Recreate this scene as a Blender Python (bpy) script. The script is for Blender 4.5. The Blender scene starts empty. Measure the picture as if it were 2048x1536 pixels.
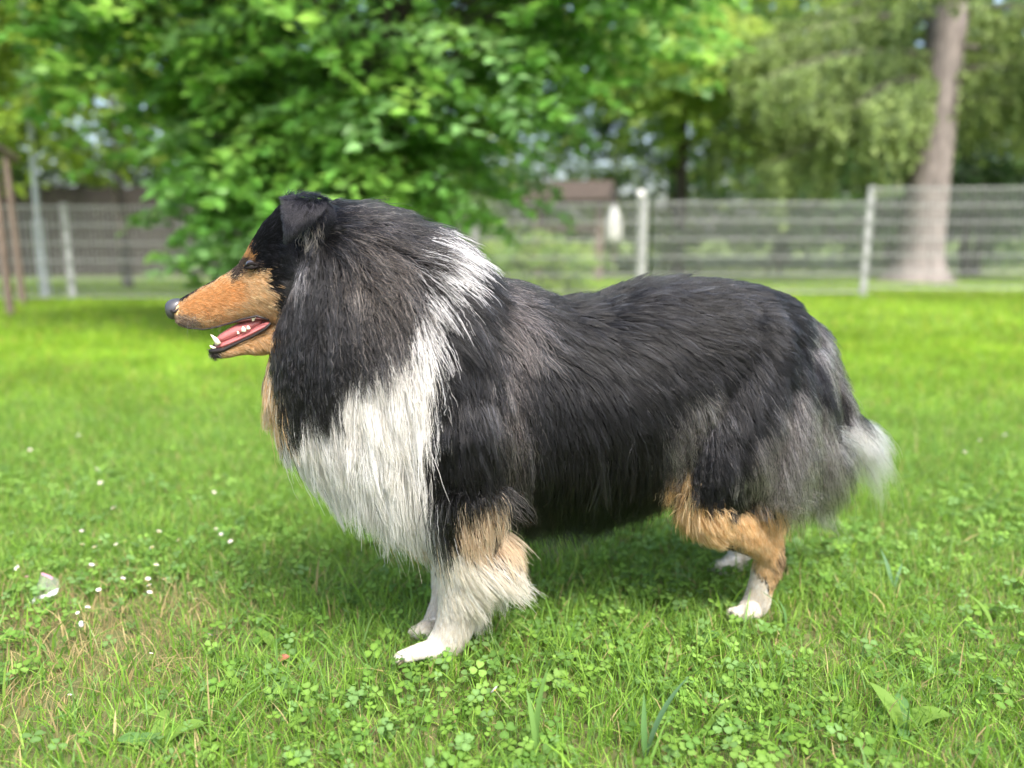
import bpy, bmesh, math, random
import numpy as np
from mathutils import Vector, kdtree

random.seed(7)
rng = np.random.default_rng(11)
S = bpy.context.scene
COL = S.collection

# ------------------------------------------------------------------ camera, sky, sun, exposure
F = 1539.0            # focal length in photograph pixels (2048 wide)
CH = 0.67             # camera height
PITCH = math.atan((768 - 480) / F)
cam_d = bpy.data.cameras.new('camera')
cam = bpy.data.objects.new('camera', cam_d)
COL.objects.link(cam)
cam.location = (0, 0, CH)
cam.rotation_euler = (math.pi / 2 - PITCH, 0, 0)
cam_d.sensor_width = 36
cam_d.lens = F / 2048 * 36
cam_d.clip_start = 0.05
cam_d.clip_end = 500
cam_d.dof.use_dof = True
cam_d.dof.focus_distance = 1.13
cam_d.dof.aperture_fstop = 1.7
cam_d.dof.aperture_blades = 0
S.camera = cam

SUN_EL, SUN_AZ = math.radians(56), math.radians(152)   # azimuth measured from +Y (north) clockwise
world = bpy.data.worlds.new('World')
S.world = world
world.use_nodes = True
wn = world.node_tree
wn.nodes.clear()
wo = wn.nodes.new('ShaderNodeOutputWorld')
bg = wn.nodes.new('ShaderNodeBackground')
sky = wn.nodes.new('ShaderNodeTexSky')
sky.sky_type = 'NISHITA'
sky.sun_disc = False
sky.sun_elevation = SUN_EL
sky.sun_rotation = SUN_AZ
sky.dust_density = 5.0
sky.air_density = 1.0
sky.ozone_density = 1.0
bg.inputs['Strength'].default_value = 0.15
wn.links.new(sky.outputs[0], bg.inputs[0])
wn.links.new(bg.outputs[0], wo.inputs[0])
sun_d = bpy.data.lights.new('sun', 'SUN')
sun_d.energy = 2.0
sun_d.angle = math.radians(18)
sun_d.color = (1.0, 0.97, 0.93)
sun = bpy.data.objects.new('sun', sun_d)
COL.objects.link(sun)
sv = Vector((math.sin(SUN_AZ) * math.cos(SUN_EL), math.cos(SUN_AZ) * math.cos(SUN_EL), math.sin(SUN_EL)))
sun.rotation_euler = sv.to_track_quat('Z', 'Y').to_euler()
S.view_settings.view_transform = 'Standard'
S.view_settings.look = 'None'
S.view_settings.exposure = 1.76
S.view_settings.gamma = 1.0
S.view_settings.use_curve_mapping = False
S.cycles.use_adaptive_sampling = False
S.cycles.use_denoising = True
S.cycles.denoiser = 'OPENIMAGEDENOISE'
S.cycles.denoising_input_passes = 'RGB_ALBEDO_NORMAL'
S.cycles.denoising_prefilter = 'ACCURATE'
S.cycles.max_bounces = 10
S.cycles.diffuse_bounces = 5
S.cycles.glossy_bounces = 3
S.cycles.transmission_bounces = 6
S.cycles.transparent_max_bounces = 8
S.cycles.sample_clamp_indirect = 4.0
S.cycles_curves.shape = 'THICK'

# ------------------------------------------------------------------ helpers
sp, cp = math.sin(PITCH), math.cos(PITCH)
FW = np.array([0, cp, -sp]); UP = np.array([0, sp, cp]); RT = np.array([1.0, 0, 0]); CC = np.array([0, 0, CH])


def ray(u, v):
    return FW + RT * ((u - 1024) / F) + UP * ((768 - v) / F)


def ground(u, v, z=0.0):
    d = ray(u, v)
    return CC + d * ((z - CH) / d[2])


def at_depth(u, v, y):
    d = ray(u, v)
    return CC + d * (y / d[1])


def project(P):
    Q = P - CC
    w = Q @ FW
    return np.stack([1024 + F * (Q @ RT) / w, 768 - F * (Q @ UP) / w], -1)


def tag(o, label=None, cat=None, group=None, kind=None):
    if label: o['label'] = label
    if cat: o['category'] = cat
    if group: o['group'] = group
    if kind: o['kind'] = kind
    return o


def empty(name, loc, rz=0.0):
    o = bpy.data.objects.new(name, None)
    o.empty_display_size = 0.1
    COL.objects.link(o)
    o.location = loc
    o.rotation_euler = (0, 0, rz)
    return o


def mesh_obj(name, verts, faces, mat=None, parent=None, smooth=False, colors=None):
    me = bpy.data.meshes.new(name)
    if isinstance(verts, np.ndarray):
        verts = verts.tolist()
    me.from_pydata(verts, [], faces if isinstance(faces, list) else faces.tolist())
    if mat: me.materials.append(mat)
    if smooth: me.shade_smooth()
    if colors is not None:
        a = me.attributes.new('col', 'FLOAT_COLOR', 'POINT')
        c = np.ones((len(me.vertices), 4), np.float32); c[:, :3] = colors
        a.data.foreach_set('color', c.ravel())
    me.update()
    o = bpy.data.objects.new(name, me)
    COL.objects.link(o)
    if parent: o.parent = parent
    return o


def fast_mesh(name, verts, tri, mat, parent=None, colors=None, smooth=False):
    """verts (n,3), tri (m,k) all faces with k corners; quick foreach build"""
    me = bpy.data.meshes.new(name)
    n, (m, k) = len(verts), tri.shape
    me.vertices.add(n); me.vertices.foreach_set('co', np.ascontiguousarray(verts, np.float32).ravel())
    me.loops.add(m * k); me.loops.foreach_set('vertex_index', np.ascontiguousarray(tri, np.int32).ravel())
    me.polygons.add(m); me.polygons.foreach_set('loop_start', np.arange(0, m * k, k, dtype=np.int32))
    if smooth: me.polygons.foreach_set('use_smooth', np.ones(m, bool))
    else: me.polygons.foreach_set('use_smooth', np.zeros(m, bool))
    me.update(calc_edges=True)
    me.materials.append(mat)
    if colors is not None:
        a = me.attributes.new('col', 'FLOAT_COLOR', 'POINT')
        c = np.ones((n, 4), np.float32); c[:, :3] = colors
        a.data.foreach_set('color', c.ravel())
    o = bpy.data.objects.new(name, me)
    COL.objects.link(o)
    if parent: o.parent = parent
    return o


def new_mat(name):
    m = bpy.data.materials.new(name)
    m.use_nodes = True
    nt = m.node_tree
    return m, nt, nt.nodes['Principled BSDF'], nt.nodes['Material Output']


def noise_mat(name, c1, c2, scale=20, rough=0.7, bump=0.0, bscale=None, stretch=None, metallic=0.0, detail=6):
    m, nt, p, out = new_mat(name)
    tc = nt.nodes.new('ShaderNodeTexCoord')
    mp = nt.nodes.new('ShaderNodeMapping')
    if stretch: mp.inputs['Scale'].default_value = stretch
    nz = nt.nodes.new('ShaderNodeTexNoise'); nz.inputs['Scale'].default_value = scale; nz.inputs['Detail'].default_value = detail
    cr = nt.nodes.new('ShaderNodeValToRGB')
    cr.color_ramp.elements[0].position = 0.3; cr.color_ramp.elements[1].position = 0.7
    cr.color_ramp.elements[0].color = (*c1, 1); cr.color_ramp.elements[1].color = (*c2, 1)
    L = nt.links.new
    L(tc.outputs['Object'], mp.inputs[0]); L(mp.outputs[0], nz.inputs['Vector'])
    L(nz.outputs[0], cr.inputs[0]); L(cr.outputs[0], p.inputs['Base Color'])
    p.inputs['Roughness'].default_value = rough
    p.inputs['Metallic'].default_value = metallic
    if bump:
        b = nt.nodes.new('ShaderNodeBump'); b.inputs['Strength'].default_value = bump; b.inputs['Distance'].default_value = 0.02
        n2 = nt.nodes.new('ShaderNodeTexNoise'); n2.inputs['Scale'].default_value = bscale or scale * 3; n2.inputs['Detail'].default_value = 8
        L(mp.outputs[0], n2.inputs['Vector']); L(n2.outputs[0], b.inputs['Height']); L(b.outputs[0], p.inputs['Normal'])
    return m


def leaf_mat(name, gain=1.0, trans=0.45, rough=0.45, spec=0.35):
    m, nt, p, out = new_mat(name)
    at = nt.nodes.new('ShaderNodeAttribute'); at.attribute_name = 'col'
    tr = nt.nodes.new('ShaderNodeBsdfTranslucent')
    mx = nt.nodes.new('ShaderNodeMixShader'); mx.inputs[0].default_value = trans
    hs = nt.nodes.new('ShaderNodeHueSaturation'); hs.inputs['Hue'].default_value = 0.48; hs.inputs['Value'].default_value = 1.7 * gain
    L = nt.links.new
    L(at.outputs['Color'], p.inputs['Base Color'])
    L(at.outputs['Color'], hs.inputs['Color']); L(hs.outputs[0], tr.inputs['Color'])
    p.inputs['Roughness'].default_value = rough
    p.inputs['Specular IOR Level'].default_value = spec
    L(p.outputs[0], mx.inputs[1]); L(tr.outputs[0], mx.inputs[2]); L(mx.outputs[0], out.inputs['Surface'])
    return m


def plain(name, c, rough=0.5, spec=0.5, **kw):
    m, nt, p, out = new_mat(name)
    nz = nt.nodes.new('ShaderNodeTexNoise'); nz.inputs['Scale'].default_value = kw.get('scale', 60)
    mx = nt.nodes.new('ShaderNodeMix'); mx.data_type = 'RGBA'
    k = kw.get('var', 0.75)
    mx.inputs['A'].default_value = (*[x * k for x in c], 1); mx.inputs['B'].default_value = (*c, 1)
    nt.links.new(nz.outputs[0], mx.inputs['Factor']); nt.links.new(mx.outputs['Result'], p.inputs['Base Color'])
    p.inputs['Roughness'].default_value = rough
    p.inputs['Specular IOR Level'].default_value = spec
    if 'sss' in kw:
        p.inputs['Subsurface Weight'].default_value = kw['sss']; p.inputs['Subsurface Radius'].default_value = (0.004, 0.002, 0.0015)
    if 'coat' in kw: p.inputs['Coat Weight'].default_value = kw['coat']
    return m


def box_bm(bm, c, s, rz=0.0):
    """box centred at c with full sizes s"""
    ca, sa = math.cos(rz), math.sin(rz)
    vs = []
    for dx in (-.5, .5):
        for dy in (-.5, .5):
            for dz in (-.5, .5):
                x, y, z = dx * s[0], dy * s[1], dz * s[2]
                vs.append(bm.verts.new((c[0] + x * ca - y * sa, c[1] + x * sa + y * ca, c[2] + z)))
    for q in ((0, 1, 3, 2), (4, 6, 7, 5), (0, 4, 5, 1), (2, 3, 7, 6), (0, 2, 6, 4), (1, 5, 7, 3)):
        bm.faces.new([vs[i] for i in q])


def tube_bm(bm, pts, rads, n=10, cap=True):
    """round tube through pts"""
    pts = [Vector(p) for p in pts]
    rings = []
    for i, p in enumerate(pts):
        d = (pts[min(i + 1, len(pts) - 1)] - pts[max(i - 1, 0)]).normalized()
        a = d.cross(Vector((0, 0, 1)))
        if a.length < 1e-3: a = d.cross(Vector((0, 1, 0)))
        a.normalize(); b = d.cross(a).normalized()
        rings.append([bm.verts.new(p + (a * math.cos(t) + b * math.sin(t)) * rads[i]) for t in [2 * math.pi * k / n for k in range(n)]])
    for r0, r1 in zip(rings, rings[1:]):
        for k in range(n):
            bm.faces.new((r0[k], r0[(k + 1) % n], r1[(k + 1) % n], r1[k]))
    if cap:
        bm.faces.new(rings[0][::-1]); bm.faces.new(rings[-1])


def bm_obj(name, bm, mat, parent=None, smooth=False):
    bmesh.ops.recalc_face_normals(bm, faces=bm.faces)
    me = bpy.data.meshes.new(name)
    bm.to_mesh(me); bm.free()
    if mat: me.materials.append(mat)
    if smooth: me.shade_smooth()
    o = bpy.data.objects.new(name, me)
    COL.objects.link(o)
    if parent: o.parent = parent
    return o


def unit(a):
    return a / np.maximum(np.linalg.norm(a, axis=-1, keepdims=True), 1e-9)


def vnoise(P, scale, seed=0):
    """cheap smooth value noise on (n,k) points, 0..1"""
    P = np.asarray(P) * scale
    k = P.shape[1]
    I = np.floor(P).astype(np.int64); f = P - I; f = f * f * (3 - 2 * f)
    out = np.zeros(len(P))
    pr = np.array([73856093, 19349663, 83492791])[:k]
    for c in range(2 ** k):
        o = np.array([(c >> j) & 1 for j in range(k)])
        h = ((I + o) * pr).sum(1) + seed * 1013904223
        h = (h ^ (h >> 13)) * 1274126177
        h = (h ^ (h >> 16)) & 0xFFFF
        w = np.prod(np.where(o == 1, f, 1 - f), 1)
        out += w * h / 65535.0
    return out


# ------------------------------------------------------------------ materials
M_bark = noise_mat('bark', (0.035, 0.028, 0.022), (0.09, 0.075, 0.06), 30, 0.9, 0.6, stretch=(1, 1, 0.25))
M_spruce_bark = noise_mat('spruce_bark', (0.10, 0.085, 0.078), (0.24, 0.205, 0.19), 14, 0.9, 0.7, 30, stretch=(1, 1, 0.35))
M_leaf = leaf_mat('tree_leaf')
M_needle = leaf_mat('spruce_needles', trans=0.25, rough=0.6)
M_grass = leaf_mat('grass_blade', trans=0.4, rough=0.5, spec=0.2)
M_clover = leaf_mat('clover_leaf', trans=0.35, rough=0.6, spec=0.15)
M_galv = noise_mat('galvanised_steel', (0.22, 0.23, 0.22), (0.35, 0.36, 0.35), 25, 0.55, metallic=0.2)
M_pole = noise_mat('lamp_post_paint', (0.25, 0.29, 0.31), (0.36, 0.40, 0.43), 12, 0.45)
M_wood = noise_mat('weathered_wood', (0.09, 0.065, 0.05), (0.20, 0.15, 0.12), 12, 0.85, 0.4, stretch=(6, 6, 0.6))
M_darkwood = noise_mat('dark_stained_wood', (0.018, 0.015, 0.013), (0.05, 0.041, 0.035), 8, 0.85, 0.4, stretch=(6, 6, 0.6))
M_roofwood = noise_mat('roof_board_wood', (0.032, 0.024, 0.018), (0.075, 0.056, 0.044), 10, 0.85, 0.4, stretch=(0.6, 6, 6))
M_white = plain('white_paint', (0.62, 0.62, 0.60), 0.5, var=0.9)
M_petal = plain('daisy_petal', (0.66, 0.62, 0.64), 0.6, var=0.9)
M_pink = plain('pink_petal', (0.75, 0.42, 0.55), 0.6, var=0.8)
M_yellow = plain('daisy_centre', (0.75, 0.48, 0.05), 0.7)
M_stem = plain('flower_stem', (0.22, 0.26, 0.09), 0.6)
M_dryleaf = plain('dry_leaf', (0.26, 0.075, 0.04), 0.6)

# ------------------------------------------------------------------ lawn sheet
def soil_patch(x, y):
    """0..1: how bare and dry the lawn is at a point (worn patch towards the wrapper)"""
    n = vnoise(np.stack([x, y], 1), 5.0, 3)
    n2 = vnoise(np.stack([x, y], 1), 14.0, 4)
    d = np.hypot((x + 0.80) / 0.30, (y - 1.16) / 0.26)
    return np.clip(1.35 - d, 0, 1) * np.clip(0.05 + 1.5 * (0.6 * n + 0.4 * n2), 0, 1.2)


m, nt, p, out = new_mat('lawn_soil')
L = nt.links.new
tc = nt.nodes.new('ShaderNodeTexCoord')
n1 = nt.nodes.new('ShaderNodeTexNoise'); n1.inputs['Scale'].default_value = 60; n1.inputs['Detail'].default_value = 8
n2 = nt.nodes.new('ShaderNodeTexNoise'); n2.inputs['Scale'].default_value = 2.2; n2.inputs['Detail'].default_value = 5
r1 = nt.nodes.new('ShaderNodeValToRGB')
r1.color_ramp.elements[0].color = (0.045, 0.032, 0.02, 1); r1.color_ramp.elements[1].color = (0.13, 0.10, 0.06, 1)
r2 = nt.nodes.new('ShaderNodeValToRGB')
r2.color_ramp.elements[0].color = (0.06, 0.10, 0.012, 1); r2.color_ramp.elements[1].color = (0.13, 0.19, 0.02, 1)
mx = nt.nodes.new('ShaderNodeMix'); mx.data_type = 'RGBA'
gm = nt.nodes.new('ShaderNodeAttribute'); gm.attribute_name = 'green'
L(tc.outputs['Object'], n1.inputs['Vector']); L(tc.outputs['Object'], n2.inputs['Vector'])
L(n1.outputs[0], r1.inputs[0]); L(n2.outputs[0], r2.inputs[0])
L(gm.outputs['Fac'], mx.inputs['Factor']); L(r1.outputs[0], mx.inputs['A']); L(r2.outputs[0], mx.inputs['B'])
L(mx.outputs['Result'], p.inputs['Base Color'])
p.inputs['Roughness'].default_value = 0.9
M_lawn = m
gx = np.concatenate([[-300, -60, -20], np.linspace(-9, 9, 60), [20, 60, 300]])
gy = np.concatenate([[-40, -5], np.linspace(0.2, 13, 60), [20, 60, 300]])
XX, YY = np.meshgrid(gx, gy)
ZZ = np.where((YY < 8) & (np.abs(XX) < 8), 0.012 * (vnoise(np.stack([XX.ravel(), YY.ravel()], 1), 2.0, 9).reshape(XX.shape) - 0.5), 0) * np.clip((YY - 2.2) / 2, 0, 1)
nx, ny = len(gx), len(gy)
idx = np.arange(nx * ny).reshape(ny, nx)
quads = np.stack([idx[:-1, :-1], idx[:-1, 1:], idx[1:, 1:], idx[1:, :-1]], -1).reshape(-1, 4)
lawn = fast_mesh('lawn', np.stack([XX.ravel(), YY.ravel(), ZZ.ravel()], 1), quads, M_lawn, smooth=True)
a = lawn.data.attributes.new('green', 'FLOAT', 'POINT')
a.data.foreach_set('value', np.clip(np.maximum((YY.ravel() - 0.6) / 2.0, (np.abs(XX.ravel()) - 1.2) / 1.5), 0.4, 1).astype(np.float32))
tag(lawn, kind='structure')

# gravel verge along the fence
M_verge = noise_mat('verge_gravel', (0.20, 0.20, 0.12), (0.34, 0.33, 0.22), 30, 0.95)
pv = np.array([[-14, 9.3, 0.006], [14, 9.9, 0.006], [14, 10.7, 0.006], [-14, 10.1, 0.006]])
tag(mesh_obj('path', pv, [(0, 1, 2, 3)], M_verge), kind='structure')

# ------------------------------------------------------------------ grass and clover (ground cover)
def blades(n, x, y, hmin, hmax, wmin, wmax, lean, cols, seg=3):
    h = rng.uniform(hmin, hmax, n) * (0.6 + 0.8 * vnoise(np.stack([x, y], 1), 6, 21))
    w = rng.uniform(wmin, wmax, n)
    az = rng.uniform(0, 2 * np.pi, n)
    ln = np.abs(rng.normal(0, lean, n)) + 0.1
    tw = rng.uniform(0, 2 * np.pi, n)
    side = np.stack([np.cos(tw), np.sin(tw), np.zeros(n)], 1)
    dr = np.stack([np.cos(az), np.sin(az), np.zeros(n)], 1)
    V = []; C = []
    base = np.stack([x, y, np.zeros(n)], 1)
    for k in range(seg):
        t = k / seg
        c = base + dr * (h * ln * t ** 1.8)[:, None] + np.array([0, 0, 1.0]) * (h * t * (1 - 0.25 * ln * t))[:, None]
        ww = (w * (1 - 0.75 * t ** 1.5) * 0.5)[:, None]
        V += [c - side * ww, c + side * ww]
    V.append(base + dr * (h * ln)[:, None] + np.array([0, 0, 1.0]) * (h * np.maximum(0.15, 1 - 0.25 * ln))[:, None])
    nv = 2 * seg + 1
    V = np.stack(V, 1).reshape(-1, 3)
    o = (np.arange(n) * nv)[:, None, None]
    T = []
    for k in range(seg - 1):
        a0 = 2 * k
        T += [[a0, a0 + 1, a0 + 3], [a0, a0 + 3, a0 + 2]]
    T.append([2 * seg - 2, 2 * seg - 1, 2 * seg])
    T = (o + np.array(T)[None]).reshape(-1, 3)
    Cc = np.repeat(cols, nv, axis=0)
    return V, T, Cc


def grass_cols(n, x, y, dry):
    base = np.array([[0.135, 0.26, 0.035], [0.175, 0.315, 0.04], [0.10, 0.205, 0.03], [0.21, 0.34, 0.065], [0.13, 0.24, 0.065]])
    c = base[rng.integers(0, len(base), n)] * rng.uniform(0.75, 1.2, (n, 1))
    st = np.array([0.36, 0.29, 0.14])
    isdry = rng.random(n) < dry
    c[isdry] = st * rng.uniform(0.6, 1.2, (isdry.sum(), 1))
    return c


def scatter(n, y0, y1, margin=0.12):
    """random ground points inside the view's wedge, even per area"""
    y = np.sqrt(rng.uniform(y0 ** 2, y1 ** 2, n))
    hw = y * (1024 / F) * 1.08 + margin + 0.1
    x = rng.uniform(-1, 1, n) * hw
    return x, y


NG = 330000
x, y = scatter(NG, 0.66, 3.2, 0.5)
sp_ = soil_patch(x, y)
keep = (rng.random(NG) > sp_ * 0.85) & (rng.random(NG) < np.clip((3.25 - y) / 1.1, 0, 1))
x, y, sp_ = x[keep], y[keep], sp_[keep]
V, T, Cc = blades(len(x), x, y, 0.018, 0.052, 0.0013, 0.0034, 0.7, grass_cols(len(x), x, y, 0.06 + 0.7 * sp_))
# long blades standing above the rest
x2, y2 = scatter(2600, 0.72, 2.4, 0.2)
kp = (vnoise(np.stack([x2, y2], 1), 4, 33) + 0.35 * (x2 > 0)) > 0.55
x2, y2 = x2[kp], y2[kp]
V2, T2, C2 = blades(len(x2), x2, y2, 0.05, 0.095, 0.0022, 0.0048, 0.6, grass_cols(len(x2), x2, y2, 0.05))
# flat dead thatch
x3, y3 = scatter(26000, 0.72, 2.2, 0.2)
kp = rng.random(len(x3)) < 0.25 + 0.75 * soil_patch(x3, y3)
x3, y3 = x3[kp], y3[kp]
V3, T3, C3 = blades(len(x3), x3, y3, 0.010, 0.022, 0.001, 0.0022, 1.9, grass_cols(len(x3), x3, y3, 0.9))
fast_mesh('grass', np.concatenate([V, V2, V3]), np.concatenate([T, T2 + len(V), T3 + len(V) + len(V2)]), M_grass, colors=np.concatenate([Cc, C2, C3]))
tag(bpy.data.objects['grass'], 'short green grass blades growing around the dog', 'grass', kind='stuff')

x, y = scatter(160000, 2.1, 6.0, 0.6)
kp = (rng.random(len(x)) < np.clip((y - 2.0) / 1.2, 0, 1)) & (rng.random(len(x)) < np.clip((6.1 - y) / 1.4, 0, 1))
x, y = x[kp], y[kp]
cm = grass_cols(len(x), x, y, 0.04)
pat = vnoise(np.stack([x, y], 1), 1.3, 5)[:, None]
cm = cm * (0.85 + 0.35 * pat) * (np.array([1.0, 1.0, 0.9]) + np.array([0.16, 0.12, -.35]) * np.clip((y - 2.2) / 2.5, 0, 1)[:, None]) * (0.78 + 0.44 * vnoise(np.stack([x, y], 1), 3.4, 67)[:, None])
V, T, Cc = blades(len(x), x, y, 0.025, 0.055, 0.003, 0.006, 0.5, cm, seg=2)
x2, y2 = scatter(150000, 4.6, 13.5, 0.5)
kp = rng.random(len(x2)) < np.clip((y2 - 4.4) / 1.4, 0, 1)
x2, y2 = x2[kp], y2[kp]
pat = vnoise(np.stack([x2, y2], 1), 0.9, 6)[:, None]
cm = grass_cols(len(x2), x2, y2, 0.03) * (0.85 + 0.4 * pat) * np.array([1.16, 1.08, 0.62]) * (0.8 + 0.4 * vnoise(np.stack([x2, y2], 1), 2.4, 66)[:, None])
V2, T2, C2 = blades(len(x2), x2, y2, 0.03, 0.065, 0.006, 0.013, 0.5, cm, seg=2)
fast_mesh('grass', np.concatenate([V, V2]), np.concatenate([T, T2 + len(V)]), M_grass, colors=np.concatenate([Cc, C2]))
tag(bpy.data.objects['grass.001'], 'bright green lawn grass stretching back to the fence', 'grass', kind='stuff')

# clover: three rounded leaflets on a stalk
def clover(n, x, y, hmin, hmax, rmin, rmax):
    h = rng.uniform(hmin, hmax, n); r = rng.uniform(rmin, rmax, n)
    az = rng.uniform(0, 2 * np.pi, n); tl = rng.normal(0, 0.30, (n, 2))
    top = np.stack([x + rng.normal(0, .006, n), y + rng.normal(0, .006, n), h], 1)
    N = unit(np.stack([tl[:, 0], tl[:, 1] - 0.10, np.ones(n)], 1))
    A = unit(np.cross(N, np.stack([np.cos(az), np.sin(az), np.zeros(n)], 1))); B = np.cross(N, A)
    V = []; T = []; C = []
    shape = [(0.08, 0.0), (0.45, 0.42), (0.85, 0.50), (1.08, 0.28), (1.0, 0.0), (1.08, -0.28), (0.85, -0.50), (0.45, -0.42), (0.62, 0.0)]
    nv = 0
    base = np.array([[0.095, 0.19, 0.032], [0.12, 0.22, 0.035], [0.07, 0.145, 0.028], [0.14, 0.245, 0.05], [0.11, 0.20, 0.06]])
    c = base[rng.integers(0, 5, n)] * rng.uniform(0.8, 1.2, (n, 1))
    parts = []
    for q in range(3):
        th = q * 2 * np.pi / 3 + rng.normal(0, 0.15, n)
        D = A * np.cos(th)[:, None] + B * np.sin(th)[:, None]
        E_ = np.cross(N, D)
        fold = rng.uniform(-0.1, 0.35, n); droop = rng.uniform(-0.25, 0.3, n)
        for (a_, b_) in shape:
            parts.append(top + D * (r * a_)[:, None] + E_ * (r * b_)[:, None] + N * (r * (abs(b_) * fold - a_ * a_ * droop * 0.6))[:, None])
            mid = (a_ == 0.62)
            C.append(c * (1.28 if mid else 1.0))
        s0 = q * 9
        for k in range(7):
            T.append([s0 + 8, s0 + k, s0 + k + 1])
        T.append([s0 + 8, s0 + 7, s0 + 0])
    s0 = 27
    sd = np.stack([np.cos(az), np.sin(az), np.zeros(n)], 1) * 0.0006
    foot = np.stack([x, y, np.zeros(n)], 1)
    parts += [foot - sd, foot + sd, top + sd, top - sd]
    C += [c * 1.2] * 4
    T += [[27, 28, 29], [27, 29, 30]]
    nv = 31
    V = np.stack(parts, 1).reshape(-1, 3); C = np.stack(C, 1).reshape(-1, 3)
    T = ((np.arange(n) * nv)[:, None, None] + np.array(T)[None]).reshape(-1, 3)
    return V, T, C


x, y = scatter(28000, 0.68, 2.4, 0.4)
dn = vnoise(np.stack([x, y], 1), 3.2, 41) * 0.6 + vnoise(np.stack([x, y], 1), 8, 42) * 0.4
kp = (rng.random(len(x)) < np.clip((dn - 0.26) * 2.4, 0.06, .95)) & (rng.random(len(x)) > soil_patch(x, y) * 0.8) & (rng.random(len(x)) < np.clip(1.9 - y * 0.75, 0.1, 1))
x, y = x[kp], y[kp]
V, T, C_ = clover(len(x), x, y, 0.010, 0.036, 0.006, 0.0135)
fast_mesh('clover', V, T, M_clover, colors=C_, smooth=True)
tag(bpy.data.objects['clover'], 'low clover leaves spread through the grass around the dog', 'clover', kind='stuff')

# ------------------------------------------------------------------ trees
def leaf_cards(P, D, N, size, cols, fold=0.25):
    """folded diamond leaves: centre points P, pointing along D, facing N; 6 verts, 4 tris"""
    n = len(P)
    D = unit(D); N = unit(N - D * (N * D).sum(1, keepdims=True)); B = np.cross(N, D)
    s = size[:, None]
    v = [P, P + D * s * 0.35 + B * s * 0.30 + N * s * fold * 0.3, P + D * s, P + D * s * 0.35 - B * s * 0.30 + N * s * fold * 0.3]
    V = np.stack(v, 1).reshape(-1, 3)
    T = ((np.arange(n) * 4)[:, None, None] + np.array([[0, 1, 2], [0, 2, 3]])[None]).reshape(-1, 3)
    return V, T, np.repeat(cols, 4, axis=0)


def crown_points(n_spray, per, centre, radii, spray_len, leaf, palette, shell=0.55, droop=0.25, flat=0.5, lower=-1.0):
    """sprays of leaves through an ellipsoid volume; each spray is a drooping twig with leaves on both sides"""
    d = unit(rng.normal(0, 1, (n_spray * 2, 3)))
    d = d[d[:, 2] > lower][:n_spray]
    n_spray = len(d)
    rr = (shell + (1 - shell) * rng.random(n_spray)) * (0.82 + 0.36 * vnoise(d, 2.3, 77))
    c = np.array(centre) + d * np.array(radii) * rr[:, None]
    out = unit(d * np.array([1, 1, 0.25]) + rng.normal(0, 0.35, (n_spray, 3)))
    out[:, 2] = out[:, 2] * flat - droop * rng.random(n_spray)
    out = unit(out)
    side = unit(np.cross(out, np.array([0, 0, 1.0]) + rng.normal(0, 0.15, (n_spray, 3))))
    t = rng.uniform(-0.5, 0.5, (n_spray, per))
    s = rng.uniform(-1, 1, (n_spray, per))
    P = c[:, None] + out[:, None] * (t * spray_len)[..., None] + side[:, None] * (s * spray_len * 0.33 * (0.6 - t))[..., None]
    P[..., 2] += -0.25 * spray_len * (t + 0.5) ** 2 + rng.normal(0, spray_len * 0.035, t.shape)
    D = out[:, None] * 0.8 + side[:, None] * np.sign(s)[..., None] * 0.9 + rng.normal(0, 0.25, P.shape)
    N = np.array([0, -0.25, 1.0]) + rng.normal(0, 0.5, P.shape)
    tone = rng.integers(0, len(palette), n_spray)
    col = np.array(palette)[tone][:, None] * rng.uniform(0.75, 1.3, (n_spray, per, 1))
    n = n_spray * per
    return leaf_cards(P.reshape(-1, 3), D.reshape(-1, 3), N.reshape(-1, 3), rng.uniform(0.7, 1.25, n) * leaf, col.reshape(-1, 3)), c


def tree(name, base, height, trunk_r, crowns, palette, label, group=None, stems=1, cat='tree', bark=None, limb_every=40, mat=None, lean=0.0):
    root = empty(name, base)
    tag(root, label, cat, group)
    Vs, Ts, Cs, cen = [], [], [], []
    off = 0
    for (c, rad, ns, per, sl, leaf, kw) in crowns:
        (V, T, C_), cc = crown_points(ns, per, c, rad, sl, leaf, palette, **kw)
        Vs.append(V); Ts.append(T + off); Cs.append(C_); off += len(V); cen.append(cc)
    fast_mesh('crown', np.concatenate(Vs), np.concatenate(Ts), mat or M_leaf, root, colors=np.concatenate(Cs))
    cen = np.concatenate(cen)
    bm = bmesh.new()
    for s in range(stems):
        a = 2 * math.pi * s / max(stems, 1) + 0.6
        sx, sy = (0.12 * math.cos(a), 0.12 * math.sin(a)) if stems > 1 else (0, 0)
        K = 7
        pts = [(sx * (1 + 2.2 * k / K) + lean * k / K + random.uniform(-.03, .03) * k / K, sy * (1 + 2.2 * k / K) + random.uniform(-.03, .03), height * 0.85 * k / K) for k in range(K + 1)]
        tube_bm(bm, pts, [trunk_r * (1.25 if k == 0 else 1 - 0.8 * k / K) for k in range(K + 1)], 8)
        for q in range(0, len(cen), limb_every):
            c = cen[q + s % limb_every] if q + s < len(cen) else cen[q]
            h0 = max(0.15 * height, min(0.8 * height, c[2] - 0.25 * math.hypot(c[0], c[1])))
            k = h0 / (height * 0.85) * K
            i = min(int(k), K - 1)
            p0 = Vector(pts[i]).lerp(Vector(pts[i + 1]), k - i)
            p1 = Vector(c)
            pm = p0.lerp(p1, 0.5) + Vector((random.uniform(-.05, .05), random.uniform(-.05, .05), 0.06 * (p1 - p0).length))
            r0 = trunk_r * 0.35 * (1 - 0.6 * k / K)
            tube_bm(bm, [p0, pm, p1], [r0, r0 * 0.6, r0 * 0.2], 5, False)
    bm_obj('trunk', bm, bark or M_bark, root, True)
    return root


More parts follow.
